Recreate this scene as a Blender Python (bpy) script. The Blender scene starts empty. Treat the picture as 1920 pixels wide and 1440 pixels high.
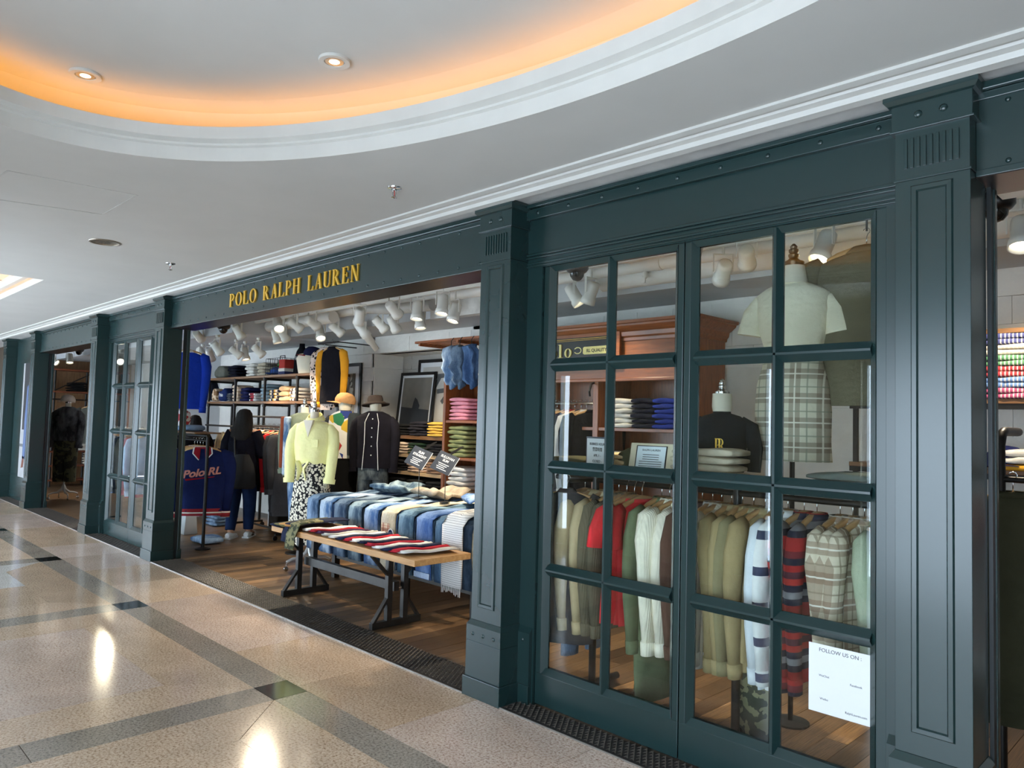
import bpy, math, random
from mathutils import Vector, Matrix
random.seed(7)
S = bpy.context.scene
COL = S.collection
R = math.radians

# ------------------------------------------------------------------ camera
CAM = Vector((0.6761, -3.009, 1.6)); FPX = 1399.0
_yaw, _pit, _rol = 0.7901, 0.0518, 0.0268
_fw = Vector((-math.sin(_yaw)*math.cos(_pit), math.cos(_yaw)*math.cos(_pit), math.sin(_pit)))
_rt = Vector((math.cos(_yaw), math.sin(_yaw), 0)); _up = _rt.cross(_fw)
_r2 = _rt*math.cos(_rol) + _up*math.sin(_rol); _u2 = _up*math.cos(_rol) - _rt*math.sin(_rol)
cam = bpy.data.cameras.new('camera'); camo = bpy.data.objects.new('camera', cam); COL.objects.link(camo)
cam.sensor_width = 36; cam.lens = FPX/1920*36; cam.clip_start = .05; cam.clip_end = 200
camo.matrix_world = Matrix(((_r2.x, _u2.x, -_fw.x, CAM.x), (_r2.y, _u2.y, -_fw.y, CAM.y), (_r2.z, _u2.z, -_fw.z, CAM.z), (0, 0, 0, 1)))
S.camera = camo

# ------------------------------------------------------------------ world and exposure
W = bpy.data.worlds.new('sky'); S.world = W; W.use_nodes = True
bg = W.node_tree.nodes['Background']; bg.inputs[0].default_value = (.70, .84, 1.0, 1); bg.inputs[1].default_value = 12.5
S.view_settings.view_transform = 'Standard'; S.view_settings.look = 'None'
S.view_settings.gamma = 1; S.view_settings.exposure = 0.0; S.view_settings.use_curve_mapping = False
SPOT_W = 125.0      # one track spotlight of the shop
COVE_E = 11.0       # amber strip in the ceiling cove

# ------------------------------------------------------------------ pixel -> place (distance comes from a plane the thing stands on)
def ray(px, py): return _r2*((px-960)/FPX) + _u2*((720-py)/FPX) + _fw
def AY(px, py, Y): d = ray(px, py); return CAM + d*((Y-CAM.y)/d.y)
def AZ(px, py, Z): d = ray(px, py); return CAM + d*((Z-CAM.z)/d.z)

# ------------------------------------------------------------------ mesh helpers
class MB:
    def __init__(s): s.v = []; s.f = []
    def add(s, vs, fs):
        b = len(s.v); s.v += [tuple(v) for v in vs]; s.f += [tuple(i+b for i in f) for f in fs]; return s
    def box(s, x0, y0, z0, x1, y1, z1):
        if x0 > x1: x0, x1 = x1, x0
        if y0 > y1: y0, y1 = y1, y0
        if z0 > z1: z0, z1 = z1, z0
        return s.add([(x0,y0,z0),(x1,y0,z0),(x1,y1,z0),(x0,y1,z0),(x0,y0,z1),(x1,y0,z1),(x1,y1,z1),(x0,y1,z1)],
                     [(0,3,2,1),(4,5,6,7),(0,1,5,4),(1,2,6,5),(2,3,7,6),(3,0,4,7)])
    def bar(s, p, q, w, h, up=(0,0,1)):
        p = Vector(p); q = Vector(q); d = (q-p).normalized(); up = Vector(up)
        if abs(d.dot(up)) > .98: up = Vector((0,1,0))
        a = d.cross(up).normalized()*w/2; b = a.cross(d).normalized()*h/2
        vs = [p-a-b, p+a-b, p+a+b, p-a+b, q-a-b, q+a-b, q+a+b, q-a+b]
        return s.add(vs, [(0,3,2,1),(4,5,6,7),(0,1,5,4),(1,2,6,5),(2,3,7,6),(3,0,4,7)])
    def tube(s, pts, r, n=8, flat=1.0, caps=True, up=(0,0,1)):
        pts = [Vector(p) for p in pts]; m = len(pts)
        rs = r if isinstance(r, (list, tuple)) else [r]*m
        vs = []; fs = []; prev = None
        for i, p in enumerate(pts):
            t = (pts[min(i+1, m-1)] - pts[max(i-1, 0)]).normalized()
            if prev is None:
                u = Vector(up)
                if abs(t.dot(u)) > .95: u = Vector((0,1,0))
                a = t.cross(u).normalized()
            else: a = (prev - t*prev.dot(t)).normalized()
            prev = a; b = t.cross(a)
            for k in range(n):
                w = 2*math.pi*k/n
                vs.append(p + a*(math.cos(w)*rs[i]) + b*(math.sin(w)*rs[i]*flat))
        for i in range(m-1):
            for k in range(n):
                fs.append((i*n+k, i*n+(k+1)%n, (i+1)*n+(k+1)%n, (i+1)*n+k))
        if caps:
            fs.append(tuple(range(n-1, -1, -1))); fs.append(tuple((m-1)*n+k for k in range(n)))
        return s.add(vs, fs)
    def rings(s, rr, caps=(True, True)):
        n = len(rr[0]); vs = [p for r in rr for p in r]; fs = []
        for i in range(len(rr)-1):
            for k in range(n): fs.append((i*n+k, i*n+(k+1)%n, (i+1)*n+(k+1)%n, (i+1)*n+k))
        if caps[0]: fs.append(tuple(range(n-1, -1, -1)))
        if caps[1]: fs.append(tuple((len(rr)-1)*n+k for k in range(n)))
        return s.add(vs, fs)
    def lathe(s, prof, n=16, c=(0,0,0), axis=None, caps=(True, True)):
        c = Vector(c); M = Matrix.Identity(3)
        if axis is not None: M = Vector((0,0,1)).rotation_difference(Vector(axis)).to_matrix()
        rr = [[c + M @ Vector((r*math.cos(2*math.pi*k/n), r*math.sin(2*math.pi*k/n), z)) for k in range(n)] for r, z in prof]
        return s.rings(rr, caps)
    def prism(s, poly, a, b, plane='xz'):
        def P(u, v, w): return {'xz': (u, w, v), 'yz': (w, u, v), 'xy': (u, v, w)}[plane]
        n = len(poly); vs = [P(u, v, a) for u, v in poly] + [P(u, v, b) for u, v in poly]
        fs = [tuple(range(n)), tuple(range(2*n-1, n-1, -1))] + [(i, i+n, (i+1) % n+n, (i+1) % n) for i in range(n)]
        return s.add(vs, fs)
    def xform(s, M): s.v = [tuple(M @ Vector(v)) for v in s.v]; return s
    def mesh(s, name, mat, smooth=False):
        me = bpy.data.meshes.new(name); me.from_pydata(s.v, [], s.f); me.update()
        if mat: me.materials.append(mat)
        bmfix(me)
        if smooth:
            for p in me.polygons: p.use_smooth = True
        return me
    def build(s, name, mat, parent=None, smooth=False, bevel=0, seg=2):
        o = bpy.data.objects.new(name, s.mesh(name, mat, smooth)); COL.objects.link(o)
        if parent: o.parent = parent
        if bevel:
            m = o.modifiers.new('bevel', 'BEVEL'); m.width = bevel; m.segments = seg; m.limit_method = 'ANGLE'; m.angle_limit = R(35)
        if smooth: autosmooth(o)
        return o
import bmesh
def bmfix(me):
    bm = bmesh.new(); bm.from_mesh(me); bmesh.ops.recalc_face_normals(bm, faces=bm.faces); bm.to_mesh(me); bm.free()
def autosmooth(o, deg=48):
    bm = bmesh.new(); bm.from_mesh(o.data)
    for e in bm.edges:
        if len(e.link_faces) == 2 and e.calc_face_angle(0) > R(deg): e.smooth = False
    bm.to_mesh(o.data); bm.free()
def tag(o, label, cat, group=None, kind=None):
    o['label'] = label; o['category'] = cat
    if group: o['group'] = group
    if kind: o['kind'] = kind
    return o
def struct(o, label=None, cat=None):
    o['kind'] = 'structure'
    if label: o['label'] = label
    if cat: o['category'] = cat
    return o
def thing(name, label, cat, loc=(0,0,0), rz=0, group=None):
    o = bpy.data.objects.new(name, None); COL.objects.link(o); o.empty_display_size = .05
    o.location = loc; o.rotation_euler = (0, 0, rz); return tag(o, label, cat, group)
def inst(name, me, parent=None, loc=(0,0,0), rot=(0,0,0), scale=(1,1,1)):
    o = bpy.data.objects.new(name, me); COL.objects.link(o)
    if parent: o.parent = parent
    o.location = loc; o.rotation_euler = rot; o.scale = scale; return o
def copy_tree(o, parent=None):
    c = o.copy(); COL.objects.link(c)
    if parent: c.parent = parent
    for ch in list(o.children): copy_tree(ch, c)
    return c

# ------------------------------------------------------------------ materials
MATS = {}
def srgb(h):
    if isinstance(h, str):
        h = h.lstrip('#'); c = [int(h[i:i+2], 16)/255 for i in (0, 2, 4)]
    else: c = h
    return tuple(((x/12.92) if x <= .04045 else ((x+.055)/1.055)**2.4) for x in c) + (1,)
def newmat(name):
    m = bpy.data.materials.new(name); m.use_nodes = True; nt = m.node_tree; b = nt.nodes['Principled BSDF']; return m, nt, b
def N(nt, t, **k):
    n = nt.nodes.new(t)
    for a, v in k.items(): setattr(n, a, v)
    return n
def L(nt, a, b): nt.links.new(a, b)
def coords(nt, scale=(1,1,1), rot=(0,0,0), out='Object'):
    tc = N(nt, 'ShaderNodeTexCoord'); mp = N(nt, 'ShaderNodeMapping'); mp.inputs['Scale'].default_value = scale; mp.inputs['Rotation'].default_value = rot
    L(nt, tc.outputs[out], mp.inputs['Vector']); return mp.outputs['Vector']
def noise(nt, vec, scale, detail=3, rough=.55):
    n = N(nt, 'ShaderNodeTexNoise'); n.inputs['Scale'].default_value = scale; n.inputs['Detail'].default_value = detail; n.inputs['Roughness'].default_value = rough
    L(nt, vec, n.inputs['Vector']); return n.outputs['Fac']
def ramp(nt, fac, stops, interp='LINEAR'):
    r = N(nt, 'ShaderNodeValToRGB'); cr = r.color_ramp; cr.interpolation = interp
    while len(cr.elements) < len(stops): cr.elements.new(.5)
    for e, (p, c) in zip(cr.elements, stops): e.position = p; e.color = c
    L(nt, fac, r.inputs[0]); return r.outputs['Color']
def mix(nt, f, a, b, mode='MIX'):
    m = N(nt, 'ShaderNodeMix', data_type='RGBA', blend_type=mode)
    if isinstance(f, (int, float)): m.inputs[0].default_value = f
    else: L(nt, f, m.inputs[0])
    for i, x in ((6, a), (7, b)):
        if isinstance(x, tuple): m.inputs[i].default_value = x
        else: L(nt, x, m.inputs[i])
    return m.outputs[2]
def mth(nt, op, a, b=0.0):
    m = N(nt, 'ShaderNodeMath', operation=op)
    for i, x in ((0, a), (1, b)):
        if isinstance(x, (int, float)): m.inputs[i].default_value = x
        else: L(nt, x, m.inputs[i])
    return m.outputs[0]
def bump(nt, b, h, strength=.3, dist=.01):
    bp = N(nt, 'ShaderNodeBump'); bp.inputs['Strength'].default_value = strength; bp.inputs['Distance'].default_value = dist
    L(nt, h, bp.inputs['Height']); L(nt, bp.outputs['Normal'], b.inputs['Normal'])
def sc(c, k): return tuple(min(1, x*k) for x in c[:3]) + (1,)
def once(fn):
    def g(*a, **k):
        key = repr((fn.__name__, a, sorted(k.items())))
        if key not in MATS: MATS[key] = fn(*a, **k)
        return MATS[key]
    return g
@once
def plain(name, col, rough=.5, metal=0.0, var=.12, nscale=6.0, bstr=.0, bscale=60.0):
    m, nt, b = newmat(name); c = srgb(col); v = coords(nt)
    L(nt, ramp(nt, noise(nt, v, nscale), [(.3, sc(c, 1-var)), (.7, sc(c, 1+var))]), b.inputs['Base Color'])
    b.inputs['Roughness'].default_value = rough; b.inputs['Metallic'].default_value = metal
    if bstr: bump(nt, b, noise(nt, v, bscale, 4), bstr)
    return m
@once
def fabric(col, var=.16, rough=.9, wr=.35):
    m, nt, b = newmat('fabric'); c = srgb(col); v = coords(nt)
    col_ = ramp(nt, noise(nt, v, 9, 4), [(.3, sc(c, 1-var)), (.7, sc(c, 1+var))])
    L(nt, col_, b.inputs['Base Color']); b.inputs['Roughness'].default_value = rough
    b.inputs['Specular IOR Level'].default_value = .12
    h = mth(nt, 'ADD', noise(nt, v, 13, 2), mth(nt, 'MULTIPLY', noise(nt, v, 260, 1), .12)); bump(nt, b, h, wr, .03)
    return m
@once
def denim(col, fade='#9fb6cc', amt=.5):
    m, nt, b = newmat('denim'); v = coords(nt)
    f = noise(nt, coords(nt, (5, 2.2, 2.2)), 1.6, 4)
    a = ramp(nt, f, [(.42, srgb(col)), (.42+.45*(1.05-amt), srgb(fade))])
    g = ramp(nt, noise(nt, coords(nt, (1, 1, .15)), 220, 1), [(.35, (.72, .72, .75, 1)), (.65, (1, 1, 1, 1))])
    L(nt, mix(nt, 1.0, a, g, 'MULTIPLY'), b.inputs['Base Color']); b.inputs['Roughness'].default_value = .92
    b.inputs['Specular IOR Level'].default_value = .2
    bump(nt, b, noise(nt, v, 18, 3), .4, .02); return m
def band(nt, x, freq, lo, hi):
    f = mth(nt, 'FRACT', mth(nt, 'MULTIPLY', x, freq)); return mth(nt, 'MULTIPLY', mth(nt, 'GREATER_THAN', f, lo), mth(nt, 'LESS_THAN', f, hi))
@once
def plaid(base, dark, line, freq=9.0, ax=(0, 2), third=None):
    m, nt, b = newmat('plaid'); sp = N(nt, 'ShaderNodeSeparateXYZ'); L(nt, coords(nt), sp.inputs[0])
    c = srgb(base)
    for k in ax:
        x = sp.outputs[k]
        c = mix(nt, mth(nt, 'MULTIPLY', band(nt, x, freq, .1, .52), .55), c, srgb(dark))
    for k in ax:
        x = sp.outputs[k]
        c = mix(nt, mth(nt, 'MULTIPLY', band(nt, x, freq, .28, .34), .8), c, srgb(line))
        c = mix(nt, mth(nt, 'MULTIPLY', band(nt, x, freq, .74, .80), .7), c, srgb(third or dark))
    L(nt, c, b.inputs['Base Color']); b.inputs['Roughness'].default_value = .9
    bump(nt, b, noise(nt, coords(nt), 14, 2), .35, .03); return m
@once
def stripes(cols, freq=6.0, axis=2, soft=0):
    m, nt, b = newmat('stripes'); sp = N(nt, 'ShaderNodeSeparateXYZ'); L(nt, coords(nt), sp.inputs[0])
    f = mth(nt, 'FRACT', mth(nt, 'MULTIPLY', sp.outputs[axis], freq)); n = len(cols)
    L(nt, ramp(nt, f, [(i/n, srgb(c)) for i, c in enumerate(cols)], 'CONSTANT'), b.inputs['Base Color'])
    b.inputs['Roughness'].default_value = .9; bump(nt, b, noise(nt, coords(nt), 14, 2), .35, .03); return m
@once
def patches(cols, scale=14.0, kind='noise', pos=None):
    m, nt, b = newmat('print'); v = coords(nt)
    if kind == 'voronoi':
        vo = N(nt, 'ShaderNodeTexVoronoi'); vo.inputs['Scale'].default_value = scale; L(nt, v, vo.inputs['Vector'])
        sp = N(nt, 'ShaderNodeSeparateColor'); L(nt, vo.outputs['Color'], sp.inputs[0]); f = sp.outputs[0]
    elif kind == 'floral':
        vo = N(nt, 'ShaderNodeTexVoronoi'); vo.inputs['Scale'].default_value = scale; L(nt, v, vo.inputs['Vector'])
        f = mth(nt, 'ADD', vo.outputs['Distance'], mth(nt, 'MULTIPLY', mth(nt, 'SUBTRACT', noise(nt, v, scale*2.4, 2), .5), .5))
    else: f = noise(nt, v, scale, 2)
    n = len(cols); pos = pos or [i/n for i in range(n)]
    L(nt, ramp(nt, f, [(p, srgb(c)) for p, c in zip(pos, cols)], 'CONSTANT'), b.inputs['Base Color'])
    b.inputs['Roughness'].default_value = .88; bump(nt, b, noise(nt, v, 14, 2), .35, .03); return m
@once
def knit(col, freq=150.0):
    m, nt, b = newmat('knit'); c = srgb(col); v = coords(nt)
    L(nt, ramp(nt, noise(nt, v, 10, 3), [(.3, sc(c, .88)), (.7, sc(c, 1.08))]), b.inputs['Base Color']); b.inputs['Roughness'].default_value = .95
    w = N(nt, 'ShaderNodeTexWave'); w.inputs['Scale'].default_value = freq/6; L(nt, v, w.inputs['Vector'])
    bump(nt, b, mth(nt, 'ADD', w.outputs['Fac'], mth(nt, 'MULTIPLY', noise(nt, v, 12, 2), 3)), .3, .006); return m
@once
def wood(name, c1, c2, axis=0, rough=.45, rnd=0.0, scale=7.0):
    m, nt, b = newmat(name); s = [9, 9, 9]; s[axis] = .9
    tc = N(nt, 'ShaderNodeTexCoord'); oi = N(nt, 'ShaderNodeObjectInfo'); mp = N(nt, 'ShaderNodeMapping'); mp.inputs['Scale'].default_value = s
    ad = N(nt, 'ShaderNodeVectorMath', operation='ADD'); L(nt, tc.outputs['Object'], ad.inputs[0])
    cb = N(nt, 'ShaderNodeCombineXYZ')
    for i in range(3): L(nt, mth(nt, 'MULTIPLY', oi.outputs['Random'], 17.0+5*i), cb.inputs[i])
    L(nt, cb.outputs[0], ad.inputs[1]); L(nt, ad.outputs[0], mp.inputs['Vector'])
    f = noise(nt, mp.outputs[0], scale*.6, 6, .65)
    c = ramp(nt, f, [(.28, srgb(c1)), (.72, srgb(c2))])
    if rnd:
        c = mix(nt, 1.0, c, ramp(nt, oi.outputs['Random'], [(0, (1-rnd, 1-rnd, 1-rnd, 1)), (.75, (1, 1, 1, 1)), (1, (1+rnd*.9, 1+rnd*.8, 1+rnd*.6, 1))]), 'MULTIPLY')
    L(nt, c, b.inputs['Base Color']); b.inputs['Roughness'].default_value = rough
    bump(nt, b, f, .25, .003); return m
@once
def granite(name, c1, c2, c3, rough=.13):
    m, nt, b = newmat(name); v = coords(nt); oi = N(nt, 'ShaderNodeObjectInfo')
    n1 = noise(nt, v, 75, 3, .75); n2 = noise(nt, v, 3.0, 4)
    c = ramp(nt, n1, [(.34, srgb(c1)), (.47, srgb(c2)), (.64, srgb(c3))])
    c = mix(nt, 1.0, c, ramp(nt, n2, [(.3, (.86, .85, .84, 1)), (.7, (1.08, 1.07, 1.06, 1))]), 'MULTIPLY')
    c = mix(nt, 1.0, c, ramp(nt, oi.outputs['Random'], [(0, (.84, .82, .80, 1)), (1, (1.12, 1.12, 1.14, 1))]), 'MULTIPLY')
    L(nt, c, b.inputs['Base Color']); b.inputs['Roughness'].default_value = rough
    b.inputs['Specular IOR Level'].default_value = .6; return m
@once
def emis(name, col, st):
    m, nt, b = newmat(name); b.inputs['Base Color'].default_value = srgb(col); b.inputs['Emission Color'].default_value = srgb(col); b.inputs['Emission Strength'].default_value = st
    return m
def mk_glass():
    m, nt, b = newmat('glass'); nt.nodes.remove(b); out = nt.nodes['Material Output']
    t = N(nt, 'ShaderNodeBsdfTransparent'); t.inputs[0].default_value = (.93, .96, .95, 1)
    g = N(nt, 'ShaderNodeBsdfGlossy'); g.inputs['Roughness'].default_value = .0
    ge = N(nt, 'ShaderNodeNewGeometry'); dt = N(nt, 'ShaderNodeVectorMath', operation='DOT_PRODUCT'); L(nt, ge.outputs['Normal'], dt.inputs[0]); L(nt, ge.outputs['Incoming'], dt.inputs[1])
    om = mth(nt, 'SUBTRACT', 1.0, mth(nt, 'ABSOLUTE', dt.outputs['Value'])); fr = mth(nt, 'ADD', .045, mth(nt, 'MULTIPLY', mth(nt, 'POWER', om, 5.0), .955))   # Schlick reflectance of either face
    mx = N(nt, 'ShaderNodeMixShader'); L(nt, fr, mx.inputs[0]); L(nt, t.outputs[0], mx.inputs[1]); L(nt, g.outputs[0], mx.inputs[2]); L(nt, mx.outputs[0], out.inputs[0])
    return m
GLASS = mk_glass()
GREEN = plain('green_paint', '#1a3030', .27, 0, .05, 3)
GREEN.node_tree.nodes['Principled BSDF'].inputs['Specular IOR Level'].default_value = .62
GREEND = plain('dark_door_channel', '#121a1c', .4)
WHITE = plain('ceiling_white', '#bebdb8', .75, 0, .03, 2.2)
TRIMW = plain('trim_white', '#c3c2bc', .5, 0, .03)
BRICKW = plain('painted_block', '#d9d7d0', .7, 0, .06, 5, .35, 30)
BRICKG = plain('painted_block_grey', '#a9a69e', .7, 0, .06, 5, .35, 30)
SHOPC = plain('shop_ceiling_paint', '#cfccc4', .7, 0, .08, 3)
PIPEW = plain('pipe_paint', '#d9d5cc', .55, 0, .06, 4)
LAMPW = plain('lamp_body', '#dcdbd2', .35, 0, .03)
BLACK = plain('black_plastic', '#0d0d0e', .3)
STEEL = plain('dark_steel', '#3f3e3c', .42, .8, .15, 12)
IRON = plain('iron_pipe', '#2d2b2a', .4, .75, .2, 15)
CHROME = plain('chrome', '#c9c9c8', .15, 1.0, .05)
WHITEM = plain('white_metal', '#c9c9c6', .3, .3, .05)
CREAMF = plain('mannequin_form', '#e3dac4', .6, 0, .05)
CHERRY = wood('cherry_wood', '#6d3a1c', '#9c5a2e', 0, .35)
CHERRYZ = wood('cherry_wood_upright', '#6d3a1c', '#9c5a2e', 2, .35)
OAK = wood('oak', '#a87b4b', '#caa06a', 0, .5)
OAKD = wood('shelf_oak', '#5d4029', '#8a6440', 0, .5)
PALEW = wood('pale_wood', '#b09068', '#cbb08a', 0, .5)
HANGW = wood('hanger_wood', '#b98a55', '#d8b07c', 0, .4)
PLANK = wood('floor_plank', '#2f1d12', '#a5825d', 1, .36, .68, 8)
GOLD = plain('gold_letter', '#e2b33c', .35, .35, .05)
CARD = plain('white_card', '#d9dcdd', .5, 0, .01)
INK = plain('grey_ink', '#55585a', .6)
INKB = plain('black_ink', '#1c1d20', .6)
HAIR = plain('dark_hair', '#0b0706', .8, 0, .4, 30, .6, 90)
SKIN = plain('skin', '#c9997b', .5, 0, .05)

# ================================================================== STRUCTURE
CEILZ = 2.93; BACKY = 2.85; CORY = -4.2; XA, XB = -19.5, 6.0
# ---- mall floor of granite slabs
floor = struct(MB().box(XA, CORY, -.12, XB, .30, -.022).build('floor', plain('grout', '#6d6259', .6)), 'polished granite floor of the mall corridor', 'floor')
GP = granite('pink_granite', '#8f7262', '#cfb9a8', '#e2d3c6')
GT = granite('tan_granite', '#85694f', '#c7ae94', '#dcc8b0')
GB = granite('grey_granite', '#5c5348', '#958b7e', '#aca396')
GREFL = granite('reflection_toned_granite', '#8f8a82', '#c9c5be', '#dedbd5')  # paler slabs: a bright reflection painted into the stone colour
GK = plain('black_granite', '#1a1f20', .1, 0, .3, 40)
def slab(poly, m, nm='slab'):
    g = .0014; cx = sum(p[0] for p in poly)/len(poly); cy = sum(p[1] for p in poly)/len(poly)
    q = []
    for x, y in poly:
        d = math.hypot(x-cx, y-cy); k = 1-1.6*g/max(d, .01); q.append(((x-cx)*k, (y-cy)*k))
    o = MB().prism(q, -.02, 0, 'xy').build(nm, m, floor); o.location = (cx, cy, 0); return o
def rect(x0, y0, x1, y1): return [(x0, y0), (x1, y0), (x1, y1), (x0, y1)]
for k in range(-4, 20):                                  # strip beside the shop front
    x1 = -2.55-.857*k
    if x1 < XA or x1-.857 > 3.2: continue
    slab(rect(x1-.857, -.69, x1, -.022), GP if k % 4 not in (0, 1) else GT)
for k in range(-2, 6):                                   # bands with black insets, framed bays
    bx = -3.42-2.58*k; lo, hi = bx+.125, bx+.125+2.33
    slab(rect(bx-.125, -.90, bx+.125, -.69), GK, 'inset_slab')
    slab(rect(bx-.125, -3.47, bx+.125, -3.26), GK, 'inset_slab')
    slab(rect(lo, -.90, hi, -.69), GB); slab(rect(lo, -3.47, hi, -3.26), GB)
    slab(rect(bx-.125, -2.08, bx+.125, -.90), GB); slab(rect(bx-.125, -3.26, bx+.125, -2.08), GB)
    i = .375; y0, y1 = -3.26, -.90
    m2 = GREFL if k == 2 else GT
    slab([(lo, y1), (hi, y1), (hi-i, y1-i), (lo+i, y1-i)], GT)
    slab([(lo, y0), (lo+i, y0+i), (hi-i, y0+i), (hi, y0)], GT)
    slab([(lo, y0), (lo, y1), (lo+i, y1-i), (lo+i, y0+i)], m2)
    slab([(hi, y0), (hi-i, y0+i), (hi-i, y1-i), (hi, y1)], GT)
    xm = (lo+hi)/2
    for (ya, yb) in ((y0+i, -2.08), (-2.08, y1-i)):
        if k == 2: slab(rect(lo+i, ya, xm, yb), GREFL); slab(rect(xm, ya, hi-i, yb), GT)
        else: slab(rect(lo+i, ya, hi-i, yb), GP if k % 2 else GT)
for k in range(-3, 8): slab(rect(-2.55-2.58*k-2.58, CORY, -2.55-2.58*k, -3.47), GP)
# ---- shop floor of old planks running into the shop
sfloor = struct(MB().box(XA, .29, -.12, XB, 3.6, -.024).build('floor', plain('subfloor', '#1a130d', .8)), 'dark reclaimed timber plank floor of the shop', 'floor')
pme = MB().box(-.5, -.5, -.5, .5, .5, .5).mesh('plank', PLANK)
PW = .118; rest = MB(); x = XA; npl = 0; rr = random.Random(3)
while x < XB-.01:
    y = .29 - rr.random()*.0
    first = True
    while y < 3.59:
        ln = rr.uniform(.35, 1.5) if first else rr.uniform(.8, 1.7)
        first = False
        y2 = min(3.6, y+ln)
        if -8.9 < x < -.2 and y < 2.3 and npl < 296 and (x < -2.7 or y < 1.5):
            inst('plank', pme, sfloor, (x+PW/2, (y+y2)/2, -.0125-rr.random()*.0012), (0, 0, 0), (PW-.003, y2-y-.003, .025)); npl += 1
        else: rest.box(x+.0015, y+.0015, -.025, x+PW-.0015, y2-.0015, -.0004)
        y = y2
    x += PW
o = rest.build('far_planks', PLANK, sfloor); o['kind'] = 'stuff'
# ---- corridor ceiling with an oval cove
EC = (-1.0, -2.1); EA, EB = 2.5, 1.38
cb = MB(); n = 96; X0, X1, Y0, Y1 = -4.4, 2.6, CORY, -.14
def ell(a, b, t): return (EC[0]+a*math.cos(t), EC[1]+b*math.sin(t))
def rectpt(t):
    dx, dy = math.cos(t)*EA, math.sin(t)*EB; ks = []
    if dx > 1e-9: ks.append((X1-EC[0])/dx)
    if dx < -1e-9: ks.append((X0-EC[0])/dx)
    if dy > 1e-9: ks.append((Y1-EC[1])/dy)
    if dy < -1e-9: ks.append((Y0-EC[1])/dy)
    k = min(ks); return (EC[0]+dx*k, EC[1]+dy*k)
vs = []; fs = []
ts = sorted([2*math.pi*i/n for i in range(n)] + [math.atan2((cy-EC[1])/EB, (cx-EC[0])/EA) % (2*math.pi) for cx in (X0, X1) for cy in (Y0, Y1)]); n = len(ts)
for t in ts: vs += [ell(EA, EB, t)+(CEILZ,), rectpt(t)+(CEILZ,)]
for i in range(n): j = (i+1) % n; fs.append((2*i, 2*i+1, 2*j+1, 2*j))
cb.add(vs, fs)
def flat(mb, x0, y0, x1, y1, z): mb.add([(x0,y0,z),(x1,y0,z),(x1,y1,z),(x0,y1,z)], [(0,1,2,3)])
flat(cb, X1, CORY, XB, -.14, CEILZ)
QX0, QX1, QY0, QY1 = -13.0, -8.08, -3.1, -1.1       # a second, rectangular coffer further on
flat(cb, QX1, CORY, X0, -.14, CEILZ); flat(cb, XA, CORY, QX0, -.14, CEILZ)
flat(cb, QX0, CORY, QX1, QY0, CEILZ); flat(cb, QX0, QY1, QX1, -.14, CEILZ)
ceil = struct(cb.build('ceiling', WHITE), 'white plaster ceiling of the corridor', 'ceiling')
# rim of the cove: two stepped bands, hidden amber strip, raised oval ceiling
def ellring(mb, a0, b0, z0, a1, b1, z1, n=96):
    for i in range(n):
        t0, t1 = 2*math.pi*i/n, 2*math.pi*(i+1)/n
        mb.add([ell(a0,b0,t0)+(z0,), ell(a0,b0,t1)+(z0,), ell(a1,b1,t1)+(z1,), ell(a1,b1,t0)+(z1,)], [(0,1,2,3)])
rim = MB(); prof = [(0, CEILZ-.001), (0, 3.0), (-.018, 3.006), (-.018, 3.018), (-.055, 3.03), (-.055, 3.092), (-.03, 3.098), (.05, 3.098), (.05, 3.04), (.32, 3.04), (.34, 3.19)]
for (d0, z0), (d1, z1) in zip(prof, prof[1:]): ellring(rim, EA+d0, EB+d0, z0, EA+d1, EB+d1, z1)
rimo = rim.build('cove_rim', TRIMW, ceil, True)
cv = MB(); m = 96
for i in range(m):
    for (a0, z0), (a1, z1) in (((.34, 3.19), (.2, 3.265)), ((.2, 3.265), (.06, 3.28))):
        t0, t1 = 2*math.pi*i/m, 2*math.pi*(i+1)/m
        cv.add([ell(EA+a0,EB+a0,t0)+(z0,), ell(EA+a0,EB+a0,t1)+(z0,), ell(EA+a1,EB+a1,t1)+(z1,), ell(EA+a1,EB+a1,t0)+(z1,)], [(0,1,2,3)])
cv.add([ell(EA+.06,EB+.06,2*math.pi*i/m)+(3.28,) for i in range(m)], [tuple(range(m))])
cv.build('cove_ceiling', WHITE, ceil, True)
led = MB(); ellring(led, EA+.12, EB+.12, 3.075, EA+.16, EB+.16, 3.06)
lo_ = led.build('amber_light_strip', emis('amber_light', '#ffb24d', COVE_E), ceil)
# second coffer
q = MB()
for d, z0, z1 in ((0, CEILZ-.001, 3.0), (.05, 3.03, 3.10)):
    a, b, c, d2 = QX0+d, QY0+d, QX1-d, QY1-d
    for (p, r) in (((a,b),(c,b)), ((c,b),(c,d2)), ((c,d2),(a,d2)), ((a,d2),(a,b))):
        q.add([p+(z0,), r+(z0,), r+(z1,), p+(z1,)], [(0,1,2,3)])
for (x0,y0,x1,y1) in ((QX0,QY0,QX1,QY0+.05),(QX0,QY1-.05,QX1,QY1),(QX0,QY0,QX0+.05,QY1),(QX1-.05,QY0,QX1,QY1)): flat(q, x0,y0,x1,y1,3.03)
q.build('coffer_rim', TRIMW, ceil)
q = MB(); q.box(QX0-.3, QY0-.3, 3.40, QX1+.3, QY1+.3, 3.44)
for (x0,y0,x1,y1) in ((QX0-.3,QY0-.3,QX1+.3,QY0-.28),(QX0-.3,QY1+.28,QX1+.3,QY1+.3),(QX0-.3,QY0-.3,QX0-.28,QY1+.3),(QX1+.28,QY0-.3,QX1+.3,QY1+.3)): q.box(x0,y0,2.95,x1,y1,3.42)
q.build('coffer_ceiling', WHITE, ceil)
q = MB()
for xx in [QX0+.02+i*.62 for i in range(9)]: q.box(xx, QY0-.28, 3.392, xx+.012, QY1+.28, 3.402)
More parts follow.
